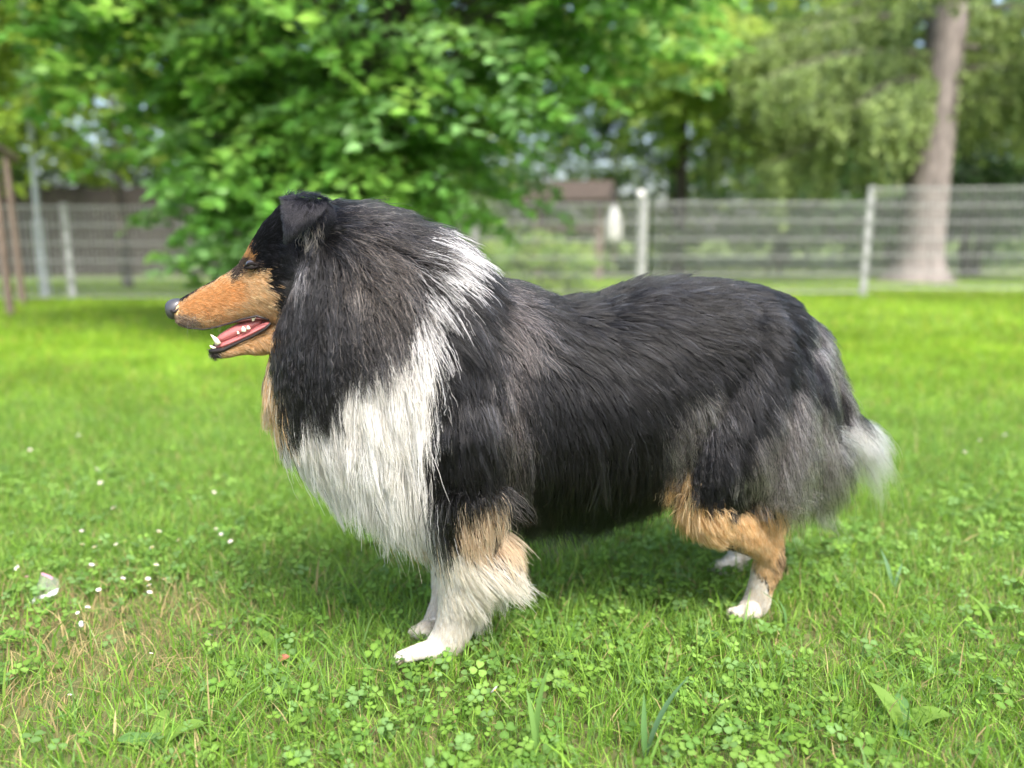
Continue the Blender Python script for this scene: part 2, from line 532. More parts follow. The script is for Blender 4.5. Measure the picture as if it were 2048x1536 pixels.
GREEN = [(0.085, 0.21, 0.025), (0.11, 0.25, 0.028), (0.065, 0.17, 0.022), (0.15, 0.30, 0.035), (0.10, 0.22, 0.05)]
YGREEN = [(0.20, 0.30, 0.035), (0.16, 0.26, 0.035), (0.25, 0.34, 0.07), (0.12, 0.21, 0.03)]
LGREEN = [(0.20, 0.31, 0.05), (0.15, 0.27, 0.06), (0.27, 0.37, 0.09), (0.12, 0.21, 0.04)]
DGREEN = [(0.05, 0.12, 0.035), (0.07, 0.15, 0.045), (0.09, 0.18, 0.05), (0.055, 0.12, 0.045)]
OLIVE = [(0.14, 0.205, 0.055), (0.18, 0.26, 0.065), (0.105, 0.155, 0.05), (0.22, 0.30, 0.085)]

# the big leafy tree behind the dog
tree('leafy_tree', (-1.02, 5.9, 0), 4.4, 0.055, [
    ((0.1, 0.0, 2.62), (1.8, 1.6, 1.95), 800, 30, 0.56, 0.105, dict(shell=0.45)),
    ((-0.22, -0.2, 1.15), (1.2, 1.1, 0.95), 240, 30, 0.5, 0.10, dict(shell=0.4)),
    ((-1.75, -0.2, 2.35), (1.0, 0.8, 0.75), 130, 30, 0.55, 0.115, dict(shell=0.3)),
    ((1.55, -0.4, 2.3), (1.0, 0.8, 0.75), 100, 30, 0.55, 0.115, dict(shell=0.3)),
    ((-0.75, -0.2, 0.85), (0.8, 0.7, 0.65), 85, 30, 0.45, 0.10, dict(shell=0.3)),
    ((-1.35, 0.2, 1.5), (0.7, 0.6, 0.5), 50, 30, 0.5, 0.105, dict(shell=0.3)),
], [(0.10, 0.25, 0.045), (0.13, 0.30, 0.055), (0.08, 0.20, 0.035), (0.19, 0.37, 0.07), (0.15, 0.29, 0.10)], 'big dense green tree with low drooping leaf sprays directly behind the dog', stems=4, limb_every=26)
# light branch hanging into the picture left of it
tree('young_tree', (-5.3, 10.7, 0), 4.8, 0.06, [
    ((0.3, -1.9, 3.0), (2.6, 1.3, 1.45), 330, 34, 0.7, 0.12, dict(shell=0.3)),
    ((2.1, -1.9, 1.62), (0.75, 0.5, 0.36), 40, 34, 0.55, 0.11, dict(shell=0.2)),
], YGREEN, 'yellow green young tree with a light low branch beside the lamp post')
tree('broad_tree', (-9.5, 14.5, 0), 8.0, 0.2, [
    ((0, 0, 5.0), (3.8, 3.0, 3.4), 420, 34, 1.2, 0.20, dict(shell=0.35)),
], YGREEN, 'yellow green broad tree standing behind the dark board fence')
tree('hedge_tree', (-5.2, 17.0, 0), 9.0, 0.22, [
    ((0, 0, 5.2), (3.9, 2.5, 4.2), 460, 34, 1.2, 0.20, dict(shell=0.35)),
], GREEN, 'tall mid green tree rising behind the young yellow tree')
tree('maple_tree', (3.3, 15.5, 0), 8.5, 0.16, [
    ((0, 0, 5.0), (3.0, 2.2, 3.0), 420, 34, 1.0, 0.17, dict(shell=0.3)),
    ((-0.2, -2.2, 3.3), (1.6, 1.2, 1.2), 120, 34, 0.9, 0.16, dict(shell=0.3)),
], LGREEN, 'light green tree above the small roofed shelter')
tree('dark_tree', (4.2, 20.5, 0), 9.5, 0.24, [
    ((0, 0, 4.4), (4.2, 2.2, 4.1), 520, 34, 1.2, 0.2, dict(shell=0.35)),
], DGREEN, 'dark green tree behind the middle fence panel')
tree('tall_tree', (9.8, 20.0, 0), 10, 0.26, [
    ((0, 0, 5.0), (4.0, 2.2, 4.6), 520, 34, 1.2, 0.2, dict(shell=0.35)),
], DGREEN + LGREEN[:1], 'tall dark tree behind the spruce trunk')
tree('distant_tree', (-1.2, 23.0, 0), 11, 0.26, [
    ((0, 0, 5.6), (4.6, 2.4, 5.0), 520, 34, 1.4, 0.24, dict(shell=0.35)),
], GREEN, 'distant green tree showing between the big tree and the shelter')
tree('distant_tree', (16.2, 22.0, 0), 11, 0.26, [
    ((0, 0, 5.4), (4.6, 2.4, 5.0), 460, 34, 1.4, 0.24, dict(shell=0.35)),
], DGREEN + OLIVE[:2], 'distant olive tree at the far end of the fence')
tree('distant_tree', (-15.5, 21.0, 0), 11, 0.26, [
    ((0, 0, 5.4), (4.6, 2.4, 5.0), 420, 34, 1.4, 0.24, dict(shell=0.35)),
], YGREEN + GREEN[:1], 'distant yellow green tree beyond the board fence')

tree('hedge', (-9.0, 16.5, 0), 2.6, 0.06, [((0, 0, 1.7), (4.6, .7, 1.5), 420, 30, 0.8, 0.13, dict(shell=0.3))], YGREEN[1:] + GREEN[:2], 'yellow green hedge rising above the dark board fence', stems=4, cat='hedge')
tree('hedge', (0.6, 19.0, 0), 2.6, 0.06, [((0, 0, 1.5), (4.8, .7, 1.6), 420, 30, 0.9, 0.14, dict(shell=0.3))], LGREEN, 'light green hedge far behind the shelter', stems=4, cat='hedge')
tree('hedge', (8.5, 18.0, 0), 2.8, 0.06, [((0, 0, 1.5), (5.4, .7, 1.6), 460, 30, 0.9, 0.14, dict(shell=0.3))], DGREEN, 'dark green hedge behind the spruce and the right fence', stems=4, cat='hedge')
tree('distant_tree', (8.6, 25.0, 0), 12, 0.26, [
    ((0, 0, 6.6), (5.6, 2.4, 5.4), 560, 34, 1.5, 0.26, dict(shell=0.3)),
], LGREEN + DGREEN[:2], 'distant pale tree above the spruce boughs')
for (tx, ty, pal, lab) in [(-22, 17, YGREEN, 'yellow green tree far off beyond the left end of the fence'), (-24, 28, GREEN, 'green tree standing far behind the left end of the fence'), (-30, 12, GREEN, 'lone green tree far out past the left fence end'), (22, 16, DGREEN, 'dark tree far off beyond the right end of the fence'), (24, 27, GREEN, 'green tree standing far behind the right end of the fence')]:
    tree('distant_tree', (tx, ty, 0), 10, 0.26, [((0, 0, 4.8), (5.2, 4.0, 4.8), 420, 30, 1.6, 0.30, dict(shell=0.35))], pal, lab, limb_every=60)
# elder bush with cream flower heads, behind the spruce
eb = tree('elder_bush', (8.6, 14.6, 0), 3.4, 0.06, [
    ((0, 0, 1.9), (1.7, 1.2, 1.7), 300, 34, 0.6, 0.12, dict(shell=0.4)),
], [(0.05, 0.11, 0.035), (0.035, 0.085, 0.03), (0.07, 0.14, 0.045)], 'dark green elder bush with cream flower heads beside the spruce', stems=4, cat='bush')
M_cream = plain('elder_flower', (0.62, 0.64, 0.45), 0.8)
for k in range(16):
    a = rng.uniform(0, 2 * np.pi); e = rng.uniform(-0.3, 0.9)
    dx, dy, dz = 1.72 * math.cos(a) * math.cos(e), -abs(1.25 * math.sin(a) * math.cos(e)), 1.65 * math.sin(e)
    bm = bmesh.new()
    for q in range(34):
        r_ = 0.06 * math.sqrt(random.random()); t_ = random.uniform(0, 6.283)
        c_ = Vector((dx + r_ * math.cos(t_), dy + r_ * math.sin(t_), 1.9 + dz + random.uniform(0, .03)))
        bmesh.ops.create_icosphere(bm, subdivisions=1, radius=0.02, matrix=__import__('mathutils').Matrix.Translation(c_))
    bm_obj('flower_head', bm, M_cream, eb)

# low shrubs: dark hedge behind the fence, ground plants by the shelter
for k, (hx, hy, w, h, pal, lab) in enumerate([
    (3.3, 14.2, 1.5, 0.62, DGREEN, 'low dark shrub behind the middle fence panel'),
    (5.0, 14.8, 1.3, 0.70, DGREEN, 'low dark shrub beside the spruce trunk base'),
    (9.6, 13.6, 1.5, 0.55, GREEN, 'low green shrub behind the right fence panel'),
    (0.35, 9.95, 0.95, 0.42, LGREEN, 'pale green shrub in front of the shelter'),
    (-0.6, 11.0, 0.8, 0.65, [(0.10, 0.17, 0.06), (0.14, 0.2, 0.09)], 'pale leafy shrub left of the shelter post'),
    (2.4, 16.5, 1.6, 0.8, LGREEN, 'bright leafy shrub beyond the closed parasol'),
]):
    tree('shrub', (hx, hy, 0), h * 1.3, 0.02, [((0, 0, h * 0.95), (w, 0.5, h), 130, 26, 0.35, 0.07, dict(shell=0.3))], pal, lab, stems=3, cat='shrub', limb_every=30)

# spruce: tall grey trunk with drooping olive boughs
sx, sy = 6.5, 12.45
sr = empty('spruce_tree', (sx, sy, 0)); tag(sr, 'old spruce with bare pinkish grey trunk behind the right fence', 'tree')
n = 28; K = 26
rings = []
bm = bmesh.new()
for k in range(K + 1):
    z = 9.0 * (k / K) ** 1.3
    r_ = 0.30 + 0.06 * math.exp(-z / 1.2) + 0.30 * math.exp(-z / 0.16) - 0.006 * z
    ring = []
    for q in range(n):
        a = 2 * math.pi * q / n
        rr = r_ * (1 + 0.10 * math.exp(-z / 0.25) * math.sin(5 * a + 1) + 0.025 * math.sin(11 * a + 3 * z) + random.uniform(-.015, .015))
        ring.append(bm.verts.new((rr * math.cos(a) + 0.02 * z, rr * math.sin(a), z - 0.02)))
    rings.append(ring)
for r0, r1 in zip(rings, rings[1:]):
    for q in range(n):
        bm.faces.new((r0[q], r0[(q + 1) % n], r1[(q + 1) % n], r1[q]))
bm.faces.new(rings[-1])
bm_obj('trunk', bm, M_spruce_bark, sr, True)
# boughs: main branch, hanging curtains of twigs
bm = bmesh.new(); P = []; D = []
bough = [(-1, -.2, 2.35, 2.6), (-0.95, .3, 2.9, 3.2), (-.9, -.45, 3.4, 3.3), (-1, .05, 4.0, 3.0), (-.75, -.65, 3.0, 2.4), (.9, -.4, 3.2, 3.0), (1, .1, 2.8, 3.2), (.95, .35, 3.6, 3.2), (.8, -.6, 4.0, 2.6), (-.6, .8, 3.2, 2.8), (-.85, .5, 4.4, 3.0), (-.2, -.4, 4.8, 2.2), (.7, .7, 4.4, 3.0)]
for (bx, by, bz, bl) in bough:
    dv = Vector((bx, by, 0)).normalized()
    pts = [dv * (0.2 + bl * t) + Vector((0, 0, bz + 0.15 * t - 0.75 * t * t)) for t in np.linspace(0, 1, 6)]
    tube_bm(bm, pts, [0.05, 0.042, 0.034, 0.026, 0.018, 0.008], 6, False)
    for q in range(95):
        t = random.random() ** 0.7
        b0 = dv * (0.2 + bl * t) + Vector((0, 0, bz + 0.15 * t - 0.75 * t * t))
        b0 += Vector((-dv.y, dv.x, 0)) * random.uniform(-.5, .5) * (0.4 + t)
        ln = random.uniform(0.3, 1.0)
        for w in range(44):
            z = random.random()
            P.append((b0.x + random.gauss(0, .035), b0.y + random.gauss(0, .035), b0.z - ln * z)); D.append((random.gauss(dv.x * .5, .5), random.gauss(dv.y * .5, .5), -1.0))
P = np.array(P); D = np.array(D)
V, T, C_ = leaf_cards(P, D, rng.normal(0, 1, P.shape), rng.uniform(0.055, 0.11, len(P)), np.array(OLIVE)[rng.integers(0, 4, len(P))] * rng.uniform(.7, 1.2, (len(P), 1)), fold=.1)
fast_mesh('crown', V, T, M_needle, sr, colors=C_)
bm_obj('branch', bm, M_bark, sr, True)

# ------------------------------------------------------------------ fences
def fence_run(name, label, posts, panels, bare=()):
    """posts: list of (x, y, top); panels: list of (i, j, z0, z1)"""
    root = empty(name, (posts[0][0], posts[0][1], 0)); tag(root, label, 'fence')
    o = Vector((posts[0][0], posts[0][1], 0))
    for pi_, (px, py, top) in enumerate(posts):
        if pi_ in bare: continue
        bm = bmesh.new()
        box_bm(bm, (px - o.x, py - o.y, top / 2 - 0.05), (0.068, 0.05, top + 0.1))
        po = bm_obj('post', bm, M_galv, root)
        bm = bmesh.new(); box_bm(bm, (px - o.x, py - o.y, top + 0.006), (0.078, 0.058, 0.012))
        bm_obj('cap', bm, M_galv, po)
    for (i, j, z0, z1) in panels:
        a = Vector((posts[i][0], posts[i][1], 0)) - o; b = Vector((posts[j][0], posts[j][1], 0)) - o
        d = b - a; ln = d.length; rz = math.atan2(d.y, d.x); m_ = (a + b) / 2
        nrm = Vector((-math.sin(rz), math.cos(rz), 0))
        rows = max(2, round((z1 - z0) / 0.2))
        for r_ in range(rows + 1):
            z = z0 + (z1 - z0) * r_ / rows
            bm = bmesh.new()
            for sgn in (-1, 1):
                box_bm(bm, m_ + nrm * 0.009 * sgn - nrm * 0.04 + Vector((0, 0, z)), (ln - 0.01, 0.009, 0.012), rz)
            bm_obj('rail', bm, M_galv, root)
        bm = bmesh.new()
        nw = int(ln / 0.05)
        for w in range(1, nw):
            c = a + d * (w / nw) - nrm * 0.04
            box_bm(bm, (c.x, c.y, (z0 + z1) / 2 + 0.01), (0.007, 0.007, z1 - z0 + 0.03), rz)
        tag(bm_obj('wire_mesh', bm, M_galv, root), kind='stuff')
    return root


fence_run('mesh_fence', 'grey steel mesh fence running behind the big tree to the middle post',
          [(-7.6, 8.66, 1.06), (-4.98, 8.77, 1.06), (-2.40, 8.87, 1.06), (-0.42, 8.95, 1.08), (1.525, 9.06, 1.13)],
          [(0, 1, 0.04, 1.03), (1, 2, 0.04, 1.03), (2, 3, 0.05, 1.05), (3, 4, 0.07, 1.07)])
fence_run('mesh_fence', 'grey steel mesh fence with stepped panels in front of the spruce trunk',
          [(4.15, 9.15, 1.27), (1.585, 9.066, 1.10), (6.62, 8.95, 1.30), (9.1, 8.8, 1.32)],
          [(1, 0, 0.07, 1.09), (0, 2, 0.12, 1.25), (2, 3, 0.12, 1.27)], bare=(1,))

# dark board fence behind on the left
bf = empty('board_fence', (-11.6, 14.3, 0)); tag(bf, 'dark brown wooden board fence under the yellow trees', 'fence')
bd = bpy.data.meshes.new('board'); bm = bmesh.new(); box_bm(bm, (0, 0, 0.82), (0.145, 0.024, 1.62)); bm.to_mesh(bd); bm.free(); bd.materials.append(M_darkwood)
for k in range(44):
    o = bpy.data.objects.new('board', bd); COL.objects.link(o); o.parent = bf
    o.location = (0.155 * k, random.uniform(-.006, .006) + 0.01 * k, random.uniform(-.03, .02))
for k in range(4):
    bm = bmesh.new(); box_bm(bm, (0.05 + 2.2 * k, 0.07 + .022 * k, 0.86), (0.09, 0.09, 1.72)); bm_obj('post', bm, M_wood, bf)
for z in (0.4, 1.3):
    bm = bmesh.new(); box_bm(bm, (3.4, 0.27, z), (6.8, 0.035, 0.09), 0.0645); bm_obj('rail', bm, M_darkwood, bf)

# ------------------------------------------------------------------ lamp post, stakes, shelter, parasol, globe lamp
g = ground(93, 598)
lp = empty('lamp_post', (g[0], g[1], 0)); tag(lp, 'tall pale grey lamp post beside the left fence post', 'lamp post')
bm = bmesh.new(); tube_bm(bm, [(0, 0, 0), (0, 0, 0.88), (0, 0, 0.90)], [0.055, 0.055, 0.040], 16); bm_obj('base_sleeve', bm, M_pole, lp, False)
bm = bmesh.new(); tube_bm(bm, [(0, 0, 0.89), (0.12, 0, 4.2)], [0.036, 0.028], 16); bm_obj('pole', bm, M_pole, lp, False)
bm = bmesh.new(); tube_bm(bm, [(.12, 0, 4.2), (.12, 0, 4.24), (.13, 0, 4.5), (.13, 0, 4.56)], [0.05, 0.14, 0.2, 0.05], 16); bm_obj('lamp_head', bm, M_white, lp, False)

g1, g2 = ground(22, 634), ground(46, 612)
sf = empty('tree_stake_frame', (g1[0], g1[1], 0)); tag(sf, 'brown wooden tree stakes with a top crossbar beside the lamp post', 'tree stakes')
for (px, py, h) in ((0, 0, 1.46), (g2[0] - g1[0], g2[1] - g1[1], 1.50)):
    bm = bmesh.new(); tube_bm(bm, [(px, py, -0.05), (px, py, h)], [0.034, 0.030], 10); bm_obj('stake', bm, M_wood, sf)
bm = bmesh.new(); tube_bm(bm, [(-0.9, 0.02, 1.50), (0.0, 0.035, 1.47), (g2[0] - g1[0] + 0.10, g2[1] - g1[1], 1.455)], [0.04, 0.04, 0.04], 8); bm_obj('crossbar', bm, M_wood, sf)

sh = empty('shelter', (0.95, 12.9, 0), -0.4); tag(sh, 'small wooden shelter with brown board roof behind the fence', 'shelter')
for px in (-0.58, 0.50):
    bm = bmesh.new(); box_bm(bm, (px, 0, 0.62), (0.12, 0.12, 1.24)); bm_obj('post', bm, M_wood, sh)
bm = bmesh.new(); box_bm(bm, (-0.05, 0.0, 0.86), (0.95, 0.05, 0.10)); bm_obj('crossbar', bm, M_wood, sh)
bm = bmesh.new(); box_bm(bm, (-0.05, 0.0, 1.275), (1.5, 0.08, 0.07)); bm_obj('beam', bm, M_wood, sh)
rl = empty_roof = None
for sgn in (-1, 1):
    for k in range(4):
        t = (k + 0.5) / 4
        bm = bmesh.new()
        x0, x1 = -0.75, 0.72
        y0, z0 = sgn * (0.30 * (1 - k / 4)) , 1.28 + 0.30 * (k / 4)
        y1, z1 = sgn * (0.30 * (1 - (k + 1.15) / 4)), 1.28 + 0.30 * ((k + 1.15) / 4)
        of = 0.012
        vs = [bm.verts.new(q) for q in ((x0, y0, z0 + of), (x1, y0, z0 + of), (x1, y1, z1), (x0, y1, z1), (x0, y0, z0 + of + .022), (x1, y0, z0 + of + .022), (x1, y1, z1 + .022), (x0, y1, z1 + .022))]
        for q in ((0, 1, 2, 3), (4, 5, 6, 7), (0, 1, 5, 4), (1, 2, 6, 5), (2, 3, 7, 6), (3, 0, 4, 7)): bm.faces.new([vs[i] for i in q])
        bm_obj('roof_board', bm, M_roofwood, sh)
for px in (-0.755, 0.722):
    bm = bmesh.new()
    vs = [bm.verts.new(q) for q in ((px, -.29, 1.27), (px, .29, 1.27), (px, 0, 1.575), (px + .02, -.29, 1.27), (px + .02, .29, 1.27), (px + .02, 0, 1.575))]
    for q in ((0, 1, 2), (3, 4, 5), (0, 1, 4, 3), (1, 2, 5, 4), (2, 0, 3, 5)): bm.faces.new([vs[i] for i in q])
    bm_obj('gable', bm, M_darkwood, sh)

pa = at_depth(1226, 520, 13.6)
pr = empty('closed_parasol', (pa[0], pa[1], 0)); tag(pr, 'closed white parasol on a pale pole beside the shelter', 'parasol')
bm = bmesh.new(); tube_bm(bm, [(0, 0, 0), (0, 0, 1.3)], [0.025, 0.025], 8); bm_obj('pole', bm, M_wood, pr)
bm = bmesh.new()
rings = []
for k, (z, r_) in enumerate([(0.62, .10), (0.75, .13), (0.95, .125), (1.12, .09), (1.25, .03)]):
    rings.append([bm.verts.new((r_ * (1 + .18 * math.cos(6 * a)) * math.cos(a), r_ * (1 + .18 * math.cos(6 * a)) * math.sin(a), z)) for a in np.linspace(0, 2 * math.pi, 25)[:-1]])
for r0, r1 in zip(rings, rings[1:]):
    for q in range(24): bm.faces.new((r0[q], r0[(q + 1) % 24], r1[(q + 1) % 24], r1[q]))
bm.faces.new(rings[0]); bm.faces.new(rings[-1])
bm_obj('folded_canopy', bm, M_white, pr, True)

pa = at_depth(1281, 389, 12.2)
gl = empty('globe_lamp', (pa[0], pa[1], 0)); tag(gl, 'white globe garden lamp behind the middle fence post', 'lamp')
bm = bmesh.new(); tube_bm(bm, [(0, 0, 0), (0, 0, pa[2] - .08)], [0.03, 0.025], 8); bm_obj('pole', bm, M_galv, gl)
bm = bmesh.new(); bmesh.ops.create_uvsphere(bm, u_segments=16, v_segments=10, radius=0.07, matrix=__import__('mathutils').Matrix.Translation((0, 0, pa[2]))); bm_obj('globe', bm, M_white, gl, True)

# ------------------------------------------------------------------ small things on the lawn
def daisy_mesh():
    """a small daisy: petals, centre, stem as three meshes (shared by all daisies)"""
    pet = bmesh.new()
    npet = 16
    for k in range(npet):
        a = 2 * math.pi * k / npet
        c, s = math.cos(a), math.sin(a)
        def w(r, t, z): return (r * c - t * s, r * s + t * c, z)
        vs = [pet.verts.new(w(*q)) for q in ((.0022, -.0005, .0002), (.0055, -.0010, .0011), (.0082, -.0006, .0018), (.0082, .0006, .0018), (.0055, .0010, .0011), (.0022, .0005, .0002))]
        pet.faces.new(vs)
    cen = bmesh.new(); bmesh.ops.create_icosphere(cen, subdivisions=2, radius=.0028)
    for v in cen.verts: v.co.z = v.co.z * .6 + .0008
    st = bmesh.new(); tube_bm(st, [(0.006, .003, -.042), (.003, .001, -.018), (0, 0, 0)], [.0006, .0006, .0007], 6)
    out = []
    for nm, b, mt in (('petals', pet, M_petal), ('flower_centre', cen, M_yellow), ('stem', st, M_stem)):
        me = bpy.data.meshes.new(nm); bmesh.ops.recalc_face_normals(b, faces=b.faces); b.to_mesh(me); b.free(); me.materials.append(mt); out.append((nm, me))
    pk = out[0][1].copy(); pk.materials[0] = M_pink
    return out, pk


DAISY, PINKP = daisy_mesh()


def daisy(u, v, label, group=None, scale=1.0, tilt=0.35, pink=False, az=None, h=0.037):
    g = ground(u, v, h)
    root = empty('daisy', (g[0], g[1], h)); tag(root, label, 'daisy', group)
    az = rng.uniform(0, 6.28) if az is None else az
    root.rotation_euler = (tilt * math.cos(az), tilt * math.sin(az), rng.uniform(0, 6.28)); root.scale = (scale * .57,) * 3
    for nm, me in DAISY:
        o = bpy.data.objects.new(nm, PINKP if (pink and nm == 'petals') else me)
        COL.objects.link(o); o.parent = root
    return root


for (u, v) in [(466, 1058), (442, 1069), (461, 1083), (432, 1058), (357, 1080), (318, 1063), (304, 1095), (250, 1084), (232, 1089), (219, 1103), (200, 1081), (189, 1094), (164, 1089), (163, 1062), (95, 1069)]:
    daisy(u, v, 'small white daisy in the cluster on the lawn left of the dog chest', 'white daisies on the lawn', rng.uniform(.8, 1.15))
for (u, v) in [(312, 1130), (433, 1145), (331, 1158), (296, 1158), (298, 1171), (299, 1185), (246, 1157), (197, 1180), (183, 1130)]:
    daisy(u, v, 'small white daisy in the loose row right of the plastic wrapper', 'daisies near the wrapper', rng.uniform(.8, 1.1))
for (u, v) in [(428, 985), (194, 939), (5, 993), (201, 966), (227, 1016), (157, 871), (205, 835), (232, 842), (430, 840), (610, 880), (60, 900), (330, 930), (500, 960)]:
    daisy(u, v, 'tiny white daisy far back on the lawn left of the dog', 'daisies far back on the lawn', rng.uniform(1.0, 1.4))
for (u, v) in [(1960, 880), (1985, 1000), (1880, 930), (1930, 905), (2010, 870)]:
    daisy(u, v, 'tiny white daisy on the lawn behind the dog tail', 'daisies behind the tail', rng.uniform(1.0, 1.4))
daisy(379, 1186, 'white daisy with pinkish rim beside bare straw patch', scale=1.0)
daisy(390, 1198, 'white daisy just below the pink rimmed daisy', scale=.9)
daisy(175, 1215, 'flat white daisy head low beside the brown bare soil', scale=1.05, h=.02)
daisy(155, 1226, 'half closed white daisy below the flat one by bare soil', scale=.8, h=.02)
daisy(34, 1136, 'open daisy with orange yellow centre above the plastic wrapper', scale=1.2, az=0.2, tilt=.7)
daisy(20, 1161, 'pink tipped daisy left of the plastic wrapper', scale=1.15, pink=True, tilt=.8, az=0.3)
daisy(54, 1154, 'small pink daisy bud beside the wrapper top', scale=.8, pink=True, tilt=1.0, az=0.4)
daisy(302, 1307, 'spent daisy showing mostly its yellow centre in clover', scale=.7, h=.03)
daisy(990, 1380, 'white daisy facing the camera in the grass in front of the dog', scale=1.5, tilt=1.1, az=0.0, h=.052)
daisy(420, 1270, 'white daisy nodding over clover below the bare patch', scale=1.0, tilt=.9, az=.5, h=.04)
daisy(139, 1390, 'lone pale daisy in dry grass near the lower edge', scale=.7, h=.015)

# nodding bud with a long bent stem
g = ground(205, 1325)
tp = ground(166, 1256, .03)
bd_ = empty('flower_bud', (g[0], g[1], 0)); tag(bd_, 'nodding closed white flower bud on a bent pale stem', 'flower bud')
e_ = Vector(tp) - Vector(g)
bm = bmesh.new(); tube_bm(bm, [(0, 0, 0), (e_.x * .35, e_.y * .35, .035), (e_.x * .75, e_.y * .75, .048), (e_.x, e_.y, .040)], [.0011, .001, .001, .0009], 6); bm_obj('stem', bm, M_stem, bd_, True)
bm = bmesh.new(); bmesh.ops.create_icosphere(bm, subdivisions=2, radius=.005)
for v in bm.verts: v.co = Vector((v.co.x * .8 + e_.x - .002, v.co.y * .8 + e_.y, v.co.z * 1.2 + .037))
bm_obj('bud_petals', bm, M_petal, bd_, True)

# transparent plastic wrapper
m, nt, p, out = new_mat('clear_film')
p.inputs['Base Color'].default_value = (0.6, 0.63, 0.6, 1); p.inputs['Roughness'].default_value = 0.25
tr = nt.nodes.new('ShaderNodeBsdfTransparent'); mx = nt.nodes.new('ShaderNodeMixShader'); mx.inputs[0].default_value = 0.07
nt.links.new(tr.outputs[0], mx.inputs[1]); nt.links.new(p.outputs[0], mx.inputs[2]); nt.links.new(mx.outputs[0], out.inputs['Surface'])
M_film = m
M_strip = plain('white_film_edge', (0.78, 0.80, 0.84), .35, var=.92)
M_print = plain('pink_print', (0.70, 0.28, 0.42), .4)
gw = ground(80, 1215)
def wp(u, v, dy=0.0):
    q = at_depth(u, v, gw[1] + dy); return q - np.array([gw[0], gw[1], 0])
wr = empty('plastic_wrapper', (gw[0], gw[1], 0)); tag(wr, 'torn clear plastic wrapper with white edge lying in the grass', 'wrapper')
rowsU = [[(67, 1196), (82, 1192), (98, 1186), (116, 1178)], [(73, 1174), (88, 1172), (103, 1172), (119, 1170)], [(79, 1156), (91, 1158), (104, 1160), (118, 1162)], [(82, 1144), (92, 1147), (104, 1153), (117, 1158)]]
V = []; Fq = []
for i, rw in enumerate(rowsU):
    for j, (u, v) in enumerate(rw): V.append(wp(u, v, 0.004 * math.sin(2.1 * i + 1.7 * j) + 0.008 * i))
for i in range(3):
    for j in range(3): Fq.append((i * 4 + j, i * 4 + j + 1, i * 4 + j + 5, i * 4 + j + 4))
o = mesh_obj('film', V, Fq, M_film, wr, True); s_ = o.modifiers.new('thick', 'SOLIDIFY'); s_.thickness = .0006
V = [wp(*q) for q in ((48, 1214), (68, 1208), (92, 1199), (114, 1187), (67, 1195), (82, 1191), (98, 1185), (117, 1176))]
V = [V[0], V[1], V[2], V[3], V[4], V[5], V[6], V[7]]
o = mesh_obj('sealed_edge', V, [(0, 1, 4), (1, 2, 5, 4), (2, 3, 6, 5), (3, 7, 6)], M_strip, wr); s_ = o.modifiers.new('thick', 'SOLIDIFY'); s_.thickness = .0012
V = [wp(*q, .026) for q in ((83, 1145), (96, 1149), (106, 1154), (105, 1159), (95, 1154), (84, 1149))]
o = mesh_obj('printed_corner', V, [(0, 1, 4, 5), (1, 2, 3, 4)], M_print, wr); s_ = o.modifiers.new('thick', 'SOLIDIFY'); s_.thickness = .001

# broad weed leaves, long coarse blades, a red dry leaf
def broad_leaf(L_, W, bend, fold=.25, seg=8, wavy=0.0):
    V = []; Fq = []
    for k in range(seg + 1):
        t = k / seg
        w = W * math.sin(math.pi * min(1, t ** .8 * .97 + .02)) ** .8 * (1 + wavy * math.sin(9 * t))
        x_ = L_ * (t - bend * .18 * t * t); z_ = L_ * bend * (t - 1.05 * t * t)
        V += [(x_, -w, z_ + fold * w), (x_, 0, z_), (x_, w, z_ + fold * w)]
    for k in range(seg):
        a0 = 3 * k
        Fq += [(a0, a0 + 1, a0 + 4, a0 + 3), (a0 + 1, a0 + 2, a0 + 5, a0 + 4)]
    return V, Fq


def weed(name, u, v, label, leaves, cat='weed', group=None):
    g = ground(u, v)
    root = empty(name, (g[0], g[1], .004)); tag(root, label, cat, group)
    for (L_, W, bend, az, lift, c, wavy) in leaves:
        V, Fq = broad_leaf(L_, W, bend, wavy=wavy)
        o = mesh_obj('leaf', V, Fq, M_clover, root, True, colors=np.array(c)[None].repeat(len(V), 0))
        o.rotation_euler = (random.uniform(-.3, .3), -lift, az)
    return root


LC = (0.125, 0.22, 0.04); LD = (0.08, 0.17, 0.05); LB = (0.10, 0.19, 0.09)
weed('plantain', 1800, 1465, 'plantain rosette with bright upright leaf near the lower right', [(.075, .012, .5, 2.2, .8, LC, 0), (.085, .017, .5, .1, .25, LC, .1), (.06, .012, .6, 1.2, .6, LD, 0), (.05, .011, .5, -2.0, .3, LD, .1)])
weed('dandelion', 1400, 1300, 'small dandelion leaf tuft in front of the hind paw', [(.05, .010, .6, .5, .4, LD, .3), (.045, .009, .6, 2.7, .4, LD, .3), (.05, .009, .6, -1.2, .3, LC, .3)])
weed('sorrel', 545, 1300, 'pointed sorrel leaf left of the front paws', [(.05, .011, .5, 2.6, .5, LC, .1), (.04, .010, .5, .5, .35, LD, .1)])
weed('plantain', 250, 1195, 'broad green plantain leaves beside the bare soil', [(.06, .010, .5, .1, .4, LC, 0), (.05, .010, .5, .7, .45, LC, 0), (.045, .009, .5, -.5, .4, LD, 0)])
weed('dandelion', 320, 1500, 'toothed dandelion leaves at the lower edge left of the daisy', [(.07, .014, .5, .3, .4, LC, .3), (.06, .012, .5, 1.8, .5, LC, .3), (.06, .012, .5, 3.4, .4, LD, .3)])
weed('coarse_grass', 1075, 1530, 'tall coarse grass blade rising at the lower edge in front of the daisy', [(.13, .0045, .35, 1.2, 1.25, (.11, .21, .05), 0), (.10, .0040, .4, 2.0, 1.2, (.11, .21, .05), 0)], 'grass blade')
